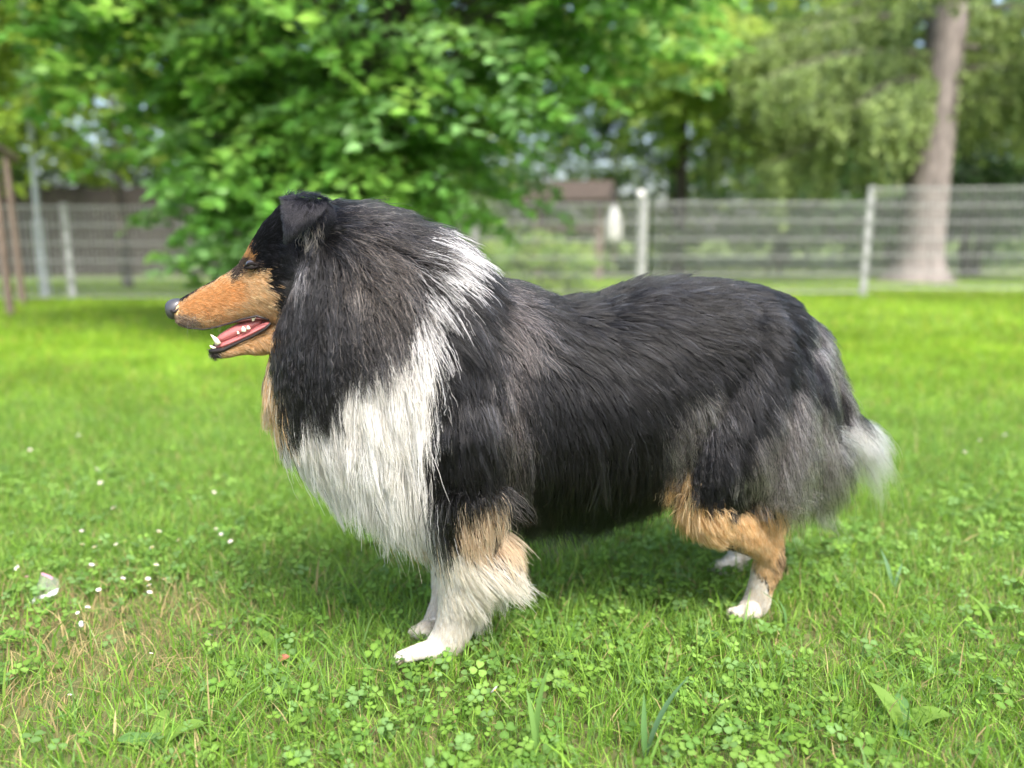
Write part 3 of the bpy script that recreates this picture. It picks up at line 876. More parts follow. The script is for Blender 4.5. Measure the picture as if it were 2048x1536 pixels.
weed('coarse_grass', 1290, 1530, 'bluish coarse grass blade leaning right at the lower edge', [(.13, .0055, .3, .5, 1.0, LB, 0), (.09, .004, .4, 1.5, 1.1, LD, 0)], 'grass blade')
weed('coarse_grass', 1400, 1490, 'bright coarse grass blade leaning to the right beside the bluish blade', [(.085, .005, .3, .4, .75, LC, 0)], 'grass blade')
weed('coarse_grass', 1570, 1265, 'long dark grass blade crossing in front of the hind paw', [(.085, .0035, .5, 2.7, 1.0, LD, 0), (.06, .003, .5, 1.9, 1.1, LD, 0)], 'grass blade')
weed('coarse_grass', 1785, 1190, 'pale coarse grass blade on the lawn right of the hind paw', [(.09, .004, .4, 1.9, 1.1, LB, 0), (.07, .003, .5, .8, .9, LB, 0)], 'grass blade')
weed('coarse_grass', 1985, 1270, 'bright broad grass blade near the right edge', [(.075, .006, .5, 2.2, .9, LC, 0)], 'grass blade')
weed('coarse_grass', 230, 1500, 'straw coloured dead grass blades in the lower left', [(.06, .0025, .3, .6, .8, (.34, .29, .15), 0), (.05, .002, .3, 1.9, .9, (.34, .29, .15), 0)], 'grass blade')
g = ground(558, 1342)
V, Fq = broad_leaf(.020, .006, .5)
o = mesh_obj('dry_leaf', V, Fq, M_dryleaf, None, True); o.location = (g[0], g[1], .018); o.rotation_euler = (.5, -.3, .2)
tag(o, 'curled reddish brown dry leaf lying in the clover', 'leaf')

# ------------------------------------------------------------------ the dog
DO = np.array([0.147, 1.265, 0.0]); DYAW = math.radians(15.5)
DX = np.array([math.cos(DYAW), math.sin(DYAW), 0]); DY = np.array([-math.sin(DYAW), math.cos(DYAW), 0]); DZ = np.array([0, 0, 1.0])


def LP(u, v, t=0.0):
    """dog-frame point of side-view coordinates (u, v) on the plane t beside the dog's middle"""
    d = ray(u, v)
    k = ((DO + DY * t - CC) @ DY) / (d @ DY)
    q = CC + d * k - DO
    return np.array([q @ DX, t, q[2]])


def side_uv(Lp):
    """side-view pattern coordinates of dog-frame points; both flanks share one pattern"""
    t = -np.abs(Lp[:, 1])
    P = DO + Lp[:, :1] * DX + t[:, None] * DY + Lp[:, 2:3] * DZ
    return project(P)


dog = empty('dog', DO, DYAW)
tag(dog, 'tricolour rough collie standing side on in the grass with its mouth open', 'dog')

body_bm = bmesh.new()


def loft(secs, n=20, pw=1.0):
    """secs: (u_top, v_top, u_bot, v_bot, half width[, centre t]) closed loft"""
    bm = bmesh.new(); rings = []
    for s in secs:
        t = s[5] if len(s) > 5 else 0.0
        a = LP(s[0], s[1], t); b = LP(s[2], s[3], t)
        c = (a + b) / 2; h = (a - b) / 2
        ring = []
        for k in range(n):
            th = 2 * math.pi * k / n
            ct, st = math.cos(th), math.sin(th)
            ct = math.copysign(abs(ct) ** pw, ct); st = math.copysign(abs(st) ** pw, st)
            ring.append(bm.verts.new(c + h * ct + np.array([0, s[4] * st, 0])))
        rings.append(ring)
    for r0, r1 in zip(rings, rings[1:]):
        for k in range(n): bm.faces.new((r0[k], r0[(k + 1) % n], r1[(k + 1) % n], r1[k]))
    for r, sg in ((rings[0], 1), (rings[-1], -1)):
        c = bm.verts.new(sum((v.co for v in r), Vector()) / n)
        for k in range(n): bm.faces.new((r[k], r[(k + 1) % n], c))
    return bm


def limb(pts, n=14, sub=6):
    """pts: (u, v, t, r) smooth round limb"""
    P = np.array([np.append(LP(u, v, t), r) for (u, v, t, r) in pts])
    Q = []
    for i in range(len(P) - 1):
        p0, p1, p2, p3 = P[max(i - 1, 0)], P[i], P[i + 1], P[min(i + 2, len(P) - 1)]
        for k in range(sub):
            s = k / sub
            Q.append(0.5 * (2 * p1 + (p2 - p0) * s + (2 * p0 - 5 * p1 + 4 * p2 - p3) * s * s + (3 * p1 - p0 - 3 * p2 + p3) * s ** 3))
    Q.append(P[-1]); Q = np.array(Q)
    bm = bmesh.new()
    tube_bm(bm, [Vector(q[:3]) for q in Q], [max(q[3], .003) for q in Q], n)
    for q in (Q[0], Q[-1]):
        bmesh.ops.create_icosphere(bm, subdivisions=2, radius=max(q[3], .003) * .99, matrix=__import__('mathutils').Matrix.Translation(Vector(q[:3])))
    return bm


def ball(u, v, t, rx, ry, rz, rot=0.0):
    bm = bmesh.new()
    bmesh.ops.create_icosphere(bm, subdivisions=3, radius=1)
    c = LP(u, v, t)
    cr, sr_ = math.cos(rot), math.sin(rot)
    for w in bm.verts:
        x, y, z = w.co.x * rx, w.co.y * ry, w.co.z * rz
        w.co = (c[0] + x * cr - z * sr_, c[1] + y, c[2] + x * sr_ + z * cr)
    return bm


def add_body(bm):
    bmesh.ops.recalc_face_normals(bm, faces=bm.faces)
    me = bpy.data.meshes.new('tmp'); bm.to_mesh(me); bm.free()
    body_bm.from_mesh(me); bpy.data.meshes.remove(me)


# trunk of the body, from ruff to rump
add_body(loft([
    (630, 418, 560, 640, .050), (655, 410, 540, 700, .072), (705, 410, 540, 785, .095), (775, 424, 572, 868, .115), (850, 455, 640, 930, .128),
    (930, 505, 740, 985, .138), (985, 552, 820, 1030, .142), (1045, 572, 905, 1035, .145), (1110, 596, 1000, 1020, .145), (1180, 598, 1100, 1012, .142),
    (1260, 572, 1200, 1012, .138), (1340, 560, 1292, 992, .135), (1420, 562, 1375, 945, .130), (1500, 570, 1440, 890, .118), (1560, 586, 1500, 850, .098), (1590, 612, 1550, 800, .07), (1598, 650, 1575, 740, .04)], 24))
# skull, cheeks and upper jaw
add_body(loft([
    (345, 604, 348, 638, .011), (356, 601, 356, 648, .0165), (375, 590, 372, 654, .020), (400, 577, 402, 657, .0225), (430, 561, 430, 654, .025), (455, 547, 458, 647, .0275),
    (476, 532, 484, 640, .031), (489, 512, 510, 636, .037), (503, 486, 535, 640, .044), (525, 452, 555, 648, .051), (555, 420, 580, 655, .056), (595, 407, 610, 650, .058), (640, 415, 640, 640, .055), (690, 430, 680, 620, .05)], 20))
# lower jaw
add_body(loft([
    (422, 696, 423, 709, .010), (430, 695, 434, 711, .013), (450, 692, 455, 710, .0165), (475, 684, 482, 706, .020), (505, 671, 515, 702, .026), (535, 658, 545, 698, .033), (565, 640, 580, 700, .04), (610, 620, 630, 700, .042)], 16))
# forelegs
add_body(limb([(930, 830, -.085, .075), (935, 960, -.09, .062), (932, 1060, -.08, .048), (925, 1140, -.066, .040), (918, 1200, -.056, .032), (910, 1240, -.05, .029), (898, 1272, -.046, .027), (878, 1298, -.044, .025), (855, 1308, -.044, .020)]))
add_body(limb([(900, 830, .085, .075), (905, 960, .08, .06), (905, 1080, .06, .044), (900, 1150, .045, .032), (895, 1195, .035, .027), (885, 1228, .03, .026), (872, 1250, .028, .024), (858, 1260, .028, .018)]))
for (u, v, t, r) in [(816, 1316, -.073, .0095), (800, 1318, -.0545, .0105), (804, 1320, -.0350, .0105), (825, 1319, -.0165, .0095)]:
    add_body(limb([(870, 1300, -.046 + (t + .046) * .6, .015), (838, 1303, t, .0118), (u, v - 2, t, r)]))
for (u, v, t, r) in [(840, 1268, .001, .0105), (830, 1268, .018, .0115), (832, 1268, .036, .0115), (843, 1267, .053, .0105)]:
    add_body(limb([(870, 1252, .028 + (t - .028) * .6, .015), (852, 1257, t, .0118), (u, v - 2, t, r)]))
add_body(ball(985, 1105, -.075, .034, .026, .05, .3))
# hind legs
add_body(limb([(1490, 690, -.035, .085), (1470, 790, -.062, .088), (1445, 880, -.085, .080), (1430, 955, -.095, .066), (1425, 1010, -.095, .052), (1465, 1045, -.088, .040), (1510, 1075, -.080, .030), (1535, 1105, -.074, .0245), (1530, 1140, -.068, .0215), (1521, 1175, -.063, .0205), (1512, 1205, -.059, .022), (1498, 1222, -.058, .020)]))
add_body(limb([(1530, 740, -.05, .07), (1535, 860, -.08, .066), (1525, 965, -.086, .05), (1525, 1040, -.082, .032), (1540, 1095, -.074, .022)]))
add_body(limb([(1470, 740, .085, .095), (1450, 860, .11, .085), (1430, 930, .125, .066), (1425, 980, .13, .048), (1455, 1010, .132, .036), (1482, 1030, .134, .028), (1495, 1055, .136, .023), (1488, 1085, .137, .021), (1480, 1110, .137, .021), (1465, 1128, .137, .018)]))
for (u, v, t, r) in [(1474, 1228, -.084, .0098), (1465, 1230, -.068, .0108), (1466, 1231, -.051, .0108), (1478, 1230, -.035, .0098)]:
    add_body(limb([(1505, 1220, -.060 + (t + .06) * .6, .014), (1488, 1224, t, .0112), (u, v - 2, t, r)]))
for (u, v, t, r) in [(1437, 1138, .115, .0105), (1432, 1139, .129, .0115), (1434, 1139, .143, .0115), (1441, 1138, .156, .0105)]:
    add_body(limb([(1468, 1126, .137 + (t - .137) * .6, .015), (1450, 1132, t, .013), (u, v - 2, t, r)]))
# tail
add_body(limb([(1560, 640, 0, .036), (1612, 678, -.01, .030), (1640, 735, -.02, .027), (1668, 800, -.03, .024), (1690, 848, -.03, .022), (1722, 876, -.03, .019), (1742, 915, -.03, .012)]))
# breech cushion behind the thighs
add_body(ball(1575, 810, -.045, .085, .055, .14, .15)); add_body(ball(1575, 810, .045, .085, .055, .14, .15)); add_body(ball(1610, 890, -.04, .062, .05, .075, .3)); add_body(ball(1610, 890, .04, .062, .05, .075, .3))

tmp_me = bpy.data.meshes.new('tmp_body'); body_bm.to_mesh(tmp_me); body_bm.free()
tmp_o = bpy.data.objects.new('tmp_body', tmp_me); COL.objects.link(tmp_o)
md = tmp_o.modifiers.new('r', 'REMESH'); md.mode = 'VOXEL'; md.voxel_size = 0.0030; md.use_smooth_shade = True
ms = tmp_o.modifiers.new('s', 'SMOOTH'); ms.factor = 0.5; ms.iterations = 7
dg = bpy.context.evaluated_depsgraph_get()
body_me = bpy.data.meshes.new_from_object(tmp_o.evaluated_get(dg))
bpy.data.objects.remove(tmp_o); bpy.data.meshes.remove(tmp_me)
body_me.name = 'body'
body = bpy.data.objects.new('body', body_me); COL.objects.link(body); body.parent = dog
body_me.shade_smooth()

nvb = len(body_me.vertices)
BV = np.empty(nvb * 3, np.float32); body_me.vertices.foreach_get('co', BV); BV = BV.reshape(-1, 3).astype(float)
BN = np.array([v.vector[:] for v in body_me.vertex_normals])

# ---- coat pattern, drawn in side-view coordinates of the dog
BLACK = (.0026, .0027, .0042)
PAL = {
    'black': ((.006, .006, .007), 1.0, None),
}
REG = [  # name, polygon, main colour, mix colour, share of mix colour, edge softness
    ('mane_grey', [(700, 402), (800, 425), (880, 470), (880, 600), (850, 690), (780, 740), (720, 740), (690, 640), (680, 480)], (.008, .0075, .008), (.25, .205, .17), .19, 40),
    ('mane_grey2', [(730, 470), (800, 500), (840, 590), (810, 690), (750, 690), (715, 590)], (.014, .012, .011), (.30, .235, .18), .33, 35),
    ('wisp', [(592, 530), (612, 535), (628, 580), (612, 640), (600, 600)], (.02, .02, .022), (.38, .36, .38), .5, 8),
    ('shoulder_grey', [(1015, 575), (1085, 598), (1092, 690), (1062, 770), (1062, 900), (1060, 1010), (1005, 1010), (1000, 900), (1012, 760), (1005, 670)], (.022, .019, .019), (.30, .25, .225), .38, 26),
    ('flank_grey', [(1345, 850), (1385, 790), (1440, 780), (1470, 830), (1415, 880), (1385, 970), (1328, 1000), (1330, 900)], (.02, .018, .018), (.42, .38, .33), .40, 18),
    ('breeches', [(1490, 950), (1545, 860), (1605, 800), (1680, 830), (1735, 930), (1740, 1060), (1600, 1060), (1530, 1020), (1475, 985)], (.022, .019, .019), (.42, .375, .35), .55, 26),
    ('tail_grey', [(1622, 640), (1660, 670), (1700, 730), (1740, 850), (1700, 890), (1650, 830), (1610, 720)], (.022, .019, .019), (.44, .40, .38), .50, 20),
    ('tail_line', [(1590, 685), (1612, 690), (1650, 760), (1690, 835), (1700, 870), (1682, 880), (1640, 810), (1605, 740)], (.006, .006, .008), (.10, .09, .09), .12, 8),
    ('tail_tip', [(1692, 858), (1750, 846), (1840, 900), (1840, 1060), (1745, 1040), (1722, 960), (1704, 900)], (.82, .80, .78), (.5, .46, .43), .10, 9),
    ('chest_white', [(548, 905), (600, 868), (655, 862), (700, 812), (770, 752), (822, 735), (850, 690), (872, 690), (876, 790), (872, 860), (858, 930), (858, 1020), (882, 1120), (800, 1150), (690, 1050), (590, 980)], (.85, .835, .80), (.82, .795, .74), .35, 16),
    ('collar', [(884, 474), (930, 490), (972, 526), (962, 560), (932, 602), (900, 655), (872, 715), (848, 735), (838, 702), (862, 650), (866, 592), (896, 560), (903, 515)], (.82, .81, .80), (.10, .095, .095), .20, 19),
    ('collar_dark', [(862, 520), (895, 530), (885, 580), (868, 620), (850, 600)], (.03, .027, .027), (.6, .6, .6), .2, 12),
    ('throat', [(480, 695), (548, 690), (560, 740), (572, 820), (580, 880), (560, 910), (520, 850), (490, 780)], (.60, .42, .23), (.75, .68, .55), .45, 9),
    ('throat_white', [(480, 715), (516, 720), (522, 790), (540, 850), (546, 890), (520, 870), (490, 790)], (.80, .76, .66), (.72, .6, .42), .3, 6),
    ('face', [(330, 590), (400, 574), (450, 550), (478, 528), (500, 540), (540, 545), (552, 580), (560, 640), (558, 690), (535, 730), (420, 720), (400, 700), (340, 660)], (.66, .42, .20), (.80, .60, .37), .5, 9),
    ('muzzle', [(364, 606), (410, 582), (455, 558), (488, 565), (500, 585), (480, 615), (440, 632), (385, 640), (366, 630)], (.62, .31, .11), (.70, .42, .19), .5, 12),
    ('whisker', [(340, 636), (372, 630), (398, 640), (400, 662), (360, 660)], (.22, .15, .105), (.50, .40, .31), .55, 7),
    ('jaw', [(445, 704), (480, 688), (540, 662), (560, 690), (530, 715), (440, 718)], (.60, .37, .16), (.72, .56, .36), .4, 5),
    ('chin', [(420, 690), (444, 694), (446, 715), (420, 716)], (.05, .042, .04), (.5, .45, .4), .12, 2),
    ('brow', [(480, 512), (490, 496), (500, 492), (511, 512), (506, 521), (488, 523)], (.52, .28, .10), (.36, .22, .12), .4, 6),
    ('eye_dark', [(462, 545), (474, 526), (490, 520), (515, 524), (530, 536), (520, 545), (500, 548), (484, 560), (470, 566)], (.045, .034, .029), (.20, .15, .12), .3, 7),
    ('bridge', [(335, 606), (355, 598), (390, 577), (440, 549), (474, 522), (482, 530), (446, 557), (398, 584), (362, 606)], (.022, .02, .021), (.1, .09, .09), .15, 2.5),
    ('fore_tan', [(925, 1050), (1010, 1035), (1060, 1040), (1072, 1120), (1010, 1140), (950, 1130), (905, 1105)], (.68, .53, .37), (.76, .66, .51), .5, 18),
    ('fore_white', [(845, 1120), (900, 1108), (960, 1130), (1020, 1135), (1085, 1130), (1085, 1280), (980, 1360), (760, 1360), (780, 1270), (860, 1210)], (.82, .79, .72), (.76, .69, .58), .3, 12),
    ('hind_tan', [(1326, 1003), (1352, 972), (1385, 972), (1415, 1012), (1470, 1038), (1545, 1030), (1590, 1050), (1590, 1180), (1550, 1188), (1515, 1140), (1480, 1100), (1440, 1100), (1340, 1085), (1316, 1045)], (.66, .44, .21), (.78, .60, .37), .55, 9),
    ('hind_dark', [(1556, 1105), (1590, 1095), (1590, 1180), (1562, 1182), (1552, 1140)], (.16, .10, .065), (.6, .45, .28), .5, 9),
    ('hind_white', [(1475, 1105), (1500, 1118), (1520, 1150), (1545, 1190), (1570, 1195), (1560, 1260), (1430, 1260), (1460, 1205), (1485, 1175)], (.80, .76, .69), (.70, .60, .46), .25, 6),
]


def poly_sd(P, poly):
    """signed distance to polygon (inside positive)"""
    A = np.array(poly, float); B = np.roll(A, -1, 0)
    d = np.full(len(P), 1e9); ins = np.zeros(len(P), bool)
    for a, b in zip(A, B):
        e = b - a; w = P - a
        h = np.clip((w @ e) / (e @ e), 0, 1)
        d = np.minimum(d, np.linalg.norm(w - h[:, None] * e, axis=1))
        c = (a[1] > P[:, 1]) != (b[1] > P[:, 1])
        with np.errstate(divide='ignore', invalid='ignore'):
            xi = (b[0] - a[0]) * (P[:, 1] - a[1]) / (b[1] - a[1]) + a[0]
        ins ^= c & (P[:, 0] < xi)
    return np.where(ins, d, -d)


def coat(Lp, seed, strands=True):
    """colour and region name index per root point (dog frame)"""
    r = np.random.default_rng(seed)
    n = len(Lp)
    uv = side_uv(Lp)
    j = np.stack([vnoise(uv, 1 / 22, 3) - .5, vnoise(uv, 1 / 22, 4) - .5], 1) * 20 + np.stack([vnoise(uv, 1 / 7, 5) - .5, vnoise(uv, 1 / 7, 6) - .5], 1) * 5
    face = uv[:, 0] < 545
    j[face] *= 0.55
    uvj = uv + j
    main = np.tile(np.array(BLACK), (n, 1)); mix = np.tile(np.array((.034, .035, .044)), (n, 1)); share = np.full(n, .14)
    reg = np.full(n, -1)
    for i, (nm, poly, c, m_, s_, soft) in enumerate(REG):
        sd = poly_sd(uvj, poly)
        hit = (r.random(n) if strands else np.full(n, .5)) < 1 / (1 + np.exp(-np.clip(sd / (soft * .35), -30, 30)))
        main[hit] = c; mix[hit] = m_; share[hit] = s_; reg[hit] = i
    # only the legs carry the hind tan, the belly beside them stays dark
    bel = ((np.abs(Lp[:, 1]) < .06) | (uv[:, 0] > 1052)) & (Lp[:, 2] > .15) & np.isin(reg, [i for i, q in enumerate(REG) if q[0] in ('fore_tan', 'fore_white')]) & (uv[:, 0] < 1250)
    bel |= (np.abs(Lp[:, 1]) < .085) & (Lp[:, 2] > .22) & np.isin(reg, [i for i, q in enumerate(REG) if q[0] == 'hind_tan'])
    main[bel] = BLACK; mix[bel] = (.04, .035, .035); share[bel] = .2; reg[bel] = -1
    # far legs stand elsewhere: white feet, tan above
    far = (Lp[:, 1] > 0.0) & (Lp[:, 2] < 0.24)
    hindleg = far & (Lp[:, 0] > .12)
    foreleg = far & (Lp[:, 0] <= .12)
    zz = Lp[:, 2] + r.normal(0, .008, n)
    for msk, zt in ((hindleg, .13), (foreleg, .17)):
        main[msk] = (.55, .32, .12); mix[msk] = (.65, .45, .22); share[msk] = .5
        mm = msk & (zz < zt); main[mm] = (.80, .77, .70); mix[mm] = (.74, .66, .55); share[mm] = .3
    lock = np.where(face, .5, vnoise(uv, 1 / 9, 12))
    sh = np.clip(share * (0.45 + 1.1 * lock), 0, 1)
    pick = (r.random(n) if strands else np.full(n, .6)) < sh
    col = np.where(pick[:, None], mix, main)
    if strands: col = col * np.where(face, r.uniform(.6, 1.2, n), r.uniform(.8, 1.15, n))[:, None]
    return np.clip(col, 0.004, .84), reg, pick, uv


m, nt, p, out = new_mat('dog_skin')
at = nt.nodes.new('ShaderNodeAttribute'); at.attribute_name = 'col'
nt.links.new(at.outputs['Color'], p.inputs['Base Color']); p.inputs['Roughness'].default_value = .8; p.inputs['Specular IOR Level'].default_value = .2
body_me.materials.clear(); body_me.materials.append(m)
cb, rb, _, _ = coat(BV, 1, False)
a_ = body_me.attributes.new('col', 'FLOAT_COLOR', 'POINT'); c4 = np.ones((nvb, 4), np.float32); c4[:, :3] = cb; a_.data.foreach_set('color', c4.ravel())

# hair materials
def hair_mat(name, rough=.25, rrough=.32, coatv=0.0, rnd=.08):
    m = bpy.data.materials.new(name); m.use_nodes = True; nt = m.node_tree; nt.nodes.clear()
    o = nt.nodes.new('ShaderNodeOutputMaterial'); h = nt.nodes.new('ShaderNodeBsdfHairPrincipled')
    h.model = 'CHIANG'; h.parametrization = 'COLOR'
    at = nt.nodes.new('ShaderNodeAttribute'); at.attribute_name = 'col'
    nt.links.new(at.outputs['Color'], h.inputs['Color'])
    h.inputs['Roughness'].default_value = rough; h.inputs['Radial Roughness'].default_value = rrough
    h.inputs['Coat'].default_value = coatv; h.inputs['IOR'].default_value = 1.34
    h.inputs['Random Roughness'].default_value = .3
    nt.links.new(h.outputs[0], o.inputs['Surface'])
    return m


M_hair = hair_mat('dog_hair')
m = bpy.data.materials.new('pale_dog_hair'); m.use_nodes = True; nt = m.node_tree; p = nt.nodes['Principled BSDF']; o_ = nt.nodes['Material Output']
at = nt.nodes.new('ShaderNodeAttribute'); at.attribute_name = 'col'
tr = nt.nodes.new('ShaderNodeBsdfTranslucent'); mx = nt.nodes.new('ShaderNodeMixShader'); mx.inputs[0].default_value = .55
nt.links.new(at.outputs['Color'], p.inputs['Base Color']); nt.links.new(at.outputs['Color'], tr.inputs['Color'])
p.inputs['Roughness'].default_value = .45; p.inputs['Specular IOR Level'].default_value = .35
nt.links.new(p.outputs[0], mx.inputs[1]); nt.links.new(tr.outputs[0], mx.inputs[2]); nt.links.new(mx.outputs[0], o_.inputs['Surface'])
M_pale = m

# comb field: u, v, du, dv, length mm, lift, curl mm, gravity, strand radius mm
CF = np.array([
    # head, short
    (340, 625, .6, .5, 4, .10, 0, 0, .22), (365, 600, .9, -.4, 5, .10, 0, 0, .22), (400, 615, 1, .25, 7, .12, 0, 0, .24), (375, 650, .8, .4, 7, .15, 0, .1, .24), (440, 640, 1, .05, 8, .12, 0, 0, .24),
    (440, 570, 1, -.35, 6, .10, 0, 0, .24), (480, 590, 1, .2, 9, .12, 0, 0, .25), (530, 600, .9, .5, 12, .15, .3, .05, .26), (545, 660, .8, .7, 16, .2, .5, .1, .26), (470, 700, 1, .25, 9, .15, 0, .15, .25), (520, 700, .8, .5, 14, .2, .3, .3, .26),
    (495, 500, .7, -.5, 8, .12, 0, 0, .25), (500, 535, 1, .1, 5, .1, 0, 0, .24), (530, 450, .8, -.4, 12, .15, .2, 0, .26), (560, 420, .9, -.2, 14, .2, .3, 0, .27), (540, 520, 1, .3, 15, .15, .4, 0, .27),
    # behind ear, mane
    (600, 500, .2, 1, 40, .15, 2, .1, .34), (640, 430, .8, .3, 35, .2, 2, .05, .34), (700, 420, 1, .15, 50, .22, 3, .1, .36), (780, 440, 1, .35, 60, .22, 3, .1, .38), (860, 480, 1, .55, 70, .25, 2.5, .1, .38),
    (590, 600, .05, 1, 60, .15, 3, .15, .36), (580, 700, .05, 1, 75, .18, 4, .2, .38), (580, 800, .1, 1, 85, .2, 4, .25, .38), (640, 560, .15, 1, 70, .18, 4, .15, .36), (700, 520, .35, 1, 65, .25, 5, .1, .36),
    (780, 560, .4, 1, 65, .28, 5, .1, .36), (700, 650, .1, 1, 80, .22, 5, .15, .38), (780, 680, .15, 1, 80, .22, 4, .15, .38), (900, 540, .7, .8, 72, .18, 2, .1, .40), (930, 520, .85, .6, 62, .13, 1.5, .1, .40), (890, 620, .4, 1, 80, .25, 2.5, .15, .40), (850, 700, .2, 1, 85, .22, 3, .2, .40),
    # chest
    (525, 740, -.1, 1, 45, .25, 2, .3, .34), (540, 840, .1, 1, 60, .25, 2, .3, .36), (640, 860, .05, 1, 90, .18, 4, .3, .40), (620, 900, .1, 1, 105, .15, 5, .4, .42), (740, 820, .05, 1, 95, .18, 3, .25, .42), (820, 800, .05, 1, 85, .18, 2.5, .2, .42), (800, 920, .05, 1, 115, .15, 3, .35, .44), (720, 930, .05, 1, 135, .12, 5, .5, .44), (850, 990, .05, 1, 128, .12, 3, .4, .44), (760, 980, .05, 1, 140, .12, 5, .5, .44),
    # shoulder, upper arm
    (930, 720, .1, 1, 45, .16, 1, .1, .36), (920, 850, .05, 1, 45, .15, 1, .1, .36), (930, 980, .1, 1, 50, .15, 1.5, .15, .36), (1000, 620, .6, .8, 50, .2, 3, .1, .36), (1050, 660, .4, 1, 55, .2, 4, .1, .36), (1030, 850, .1, 1, 60, .2, 4, .15, .36), (1020, 980, .15, 1, 70, .2, 4, .25, .36),
    # back and flank
    (1060, 580, 1, .25, 40, .15, 1.5, 0, .36), (1150, 600, 1, .15, 45, .2, 1, 0, .36), (1260, 575, 1, .15, 45, .18, 1, 0, .36), (1400, 560, 1, .12, 40, .15, .8, 0, .36), (1520, 580, 1, .3, 38, .10, .8, .05, .36), (1575, 590, .9, .6, 34, .07, .8, .08, .36), (1600, 640, .6, 1, 40, .12, .8, .1, .36),
    (1160, 680, .7, .7, 50, .15, 1, .05, .36), (1280, 660, .85, .5, 50, .15, 1, .05, .36), (1420, 650, .95, .35, 45, .15, .8, 0, .36), (1530, 680, .8, .6, 45, .15, .8, .05, .36),
    (1130, 800, .35, 1, 55, .15, 1.2, .1, .36), (1240, 800, .5, .9, 55, .15, 1.2, .1, .36), (1350, 760, .65, .75, 50, .16, 1.5, .1, .36), (1450, 760, .6, .8, 45, .16, 1.5, .1, .36),
    (1100, 940, .08, 1, 70, .15, 2, .3, .36), (1200, 930, .12, 1, 75, .15, 2, .3, .36), (1290, 910, .15, 1, 75, .15, 2, .3, .36), (1090, 1010, 0, 1, 100, .08, 2.5, .6, .34), (1230, 985, 0, 1, 85, .08, 2.5, .6, .36), (1310, 970, 0, 1, 80, .1, 3, .55, .36),
    (1390, 860, .1, 1, 60, .22, 6, .2, .36), (1360, 930, 0, 1, 60, .2, 6, .3, .36),
    # thigh and breeches
    (1480, 840, .35, 1, 40, .15, 1, .1, .36), (1540, 740, .5, .9, 42, .16, 1, .1, .36), (1480, 960, .3, 1, 30, .15, .8, .1, .34), (1580, 800, .25, 1, 75, .22, 4, .2, .36), (1620, 870, .35, 1, 105, .28, 5, .25, .38), (1560, 900, .2, 1, 85, .22, 5, .25, .36), (1640, 930, .4, 1, 115, .28, 5, .3, .38), (1590, 950, .3, 1, 95, .25, 5, .3, .38),
    # tail
    (1620, 660, .6, .9, 50, .2, 1.5, .1, .36), (1640, 735, .38, 1, 62, .13, 3, .15, .38), (1668, 800, .30, 1, 66, .13, 3, .15, .38), (1692, 848, .95, .35, 78, .42, .8, .45, .44), (1732, 874, .7, .7, 88, .4, .8, .5, .44), (1748, 915, .25, 1, 88, .28, .8, .45, .44),
    # legs
    (1000, 1060, .45, 1, 52, .14, 1.2, .15, .36), (900, 1090, .1, 1, 25, .12, .8, .1, .32), (960, 1130, .95, .85, 88, .30, 1.8, .2, .38), (890, 1160, .05, 1, 16, .08, .4, .05, .30), (950, 1190, .6, .9, 62, .2, 2.5, .2, .36), (940, 1240, .35, 1, 26, .16, 1.2, .15, .32), (890, 1250, -.1, 1, 13, .08, .4, 0, .30), (850, 1300, -.8, .6, 4, .08, .1, 0, .24), (805, 1318, -.8, .6, 2.4, .06, .05, 0, .20),
    (1350, 1000, .5, .8, 40, .3, .8, .1, .34), (1400, 1050, .7, .6, 38, .25, .8, .1, .34), (1470, 1060, .5, .8, 24, .15, .6, .1, .32), (1540, 1080, .3, 1, 18, .14, .6, .05, .30), (1565, 1130, .6, .9, 26, .25, 1, .1, .32), (1520, 1160, .05, 1, 10, .08, .2, 0, .28), (1500, 1215, -.5, .8, 8, .08, .1, 0, .26), (1470, 1228, -.7, .6, 4.5, .06, .1, 0, .22),
])


def comb(uv):
    """inverse distance blend of the comb field"""
    out = np.zeros((len(uv), 7))
    for s in range(0, len(uv), 20000):
        q = uv[s:s + 20000]
        d2 = ((q[:, None, :] - CF[None, :, :2]) ** 2).sum(-1)
        w = 1 / (d2 + 120.0) ** 1.7
        w /= w.sum(1, keepdims=True)
        out[s:s + 20000] = w @ CF[:, 2:]
    return out


body_me.calc_loop_triangles()
TR = np.empty(len(body_me.loop_triangles) * 3, np.int32); body_me.loop_triangles.foreach_get('vertices', TR); TR = TR.reshape(-1, 3)
tv = BV[TR]
area = np.linalg.norm(np.cross(tv[:, 1] - tv[:, 0], tv[:, 2] - tv[:, 0]), axis=1) / 2
tc_ = tv.mean(1); tuv = side_uv(tc_)
tl = comb(tuv)[:, 4 - 2]            # length mm
dens = np.interp(tl, [4, 8, 14, 30, 60, 110], [26, 16, 9, 2.6, 1.15, 1.0])
dens[tc_[:, 1] > 0.03] *= 0.30                              # the far flank needs fewer
inside = poly_sd(tuv, [(424, 664), (455, 650), (512, 634), (540, 642), (532, 654), (500, 668), (470, 682), (440, 693), (420, 694)]) > 0
dens[inside & (np.abs(tc_[:, 1]) < .03)] = 0               # no hair inside the mouth
nose_zone = tuv[:, 0] < 359
dens[nose_zone & (tuv[:, 1] < 640) & (tuv[:, 0] < 356)] = 0
NS = 320000
pr = area * dens; pr /= pr.sum()
ti = rng.choice(len(TR), NS, p=pr)
b1, b2 = rng.random(NS), rng.random(NS); fl = b1 + b2 > 1; b1[fl] = 1 - b1[fl]; b2[fl] = 1 - b2[fl]
R0 = tv[ti, 0] * (1 - b1 - b2)[:, None] + tv[ti, 1] * b1[:, None] + tv[ti, 2] * b2[:, None]
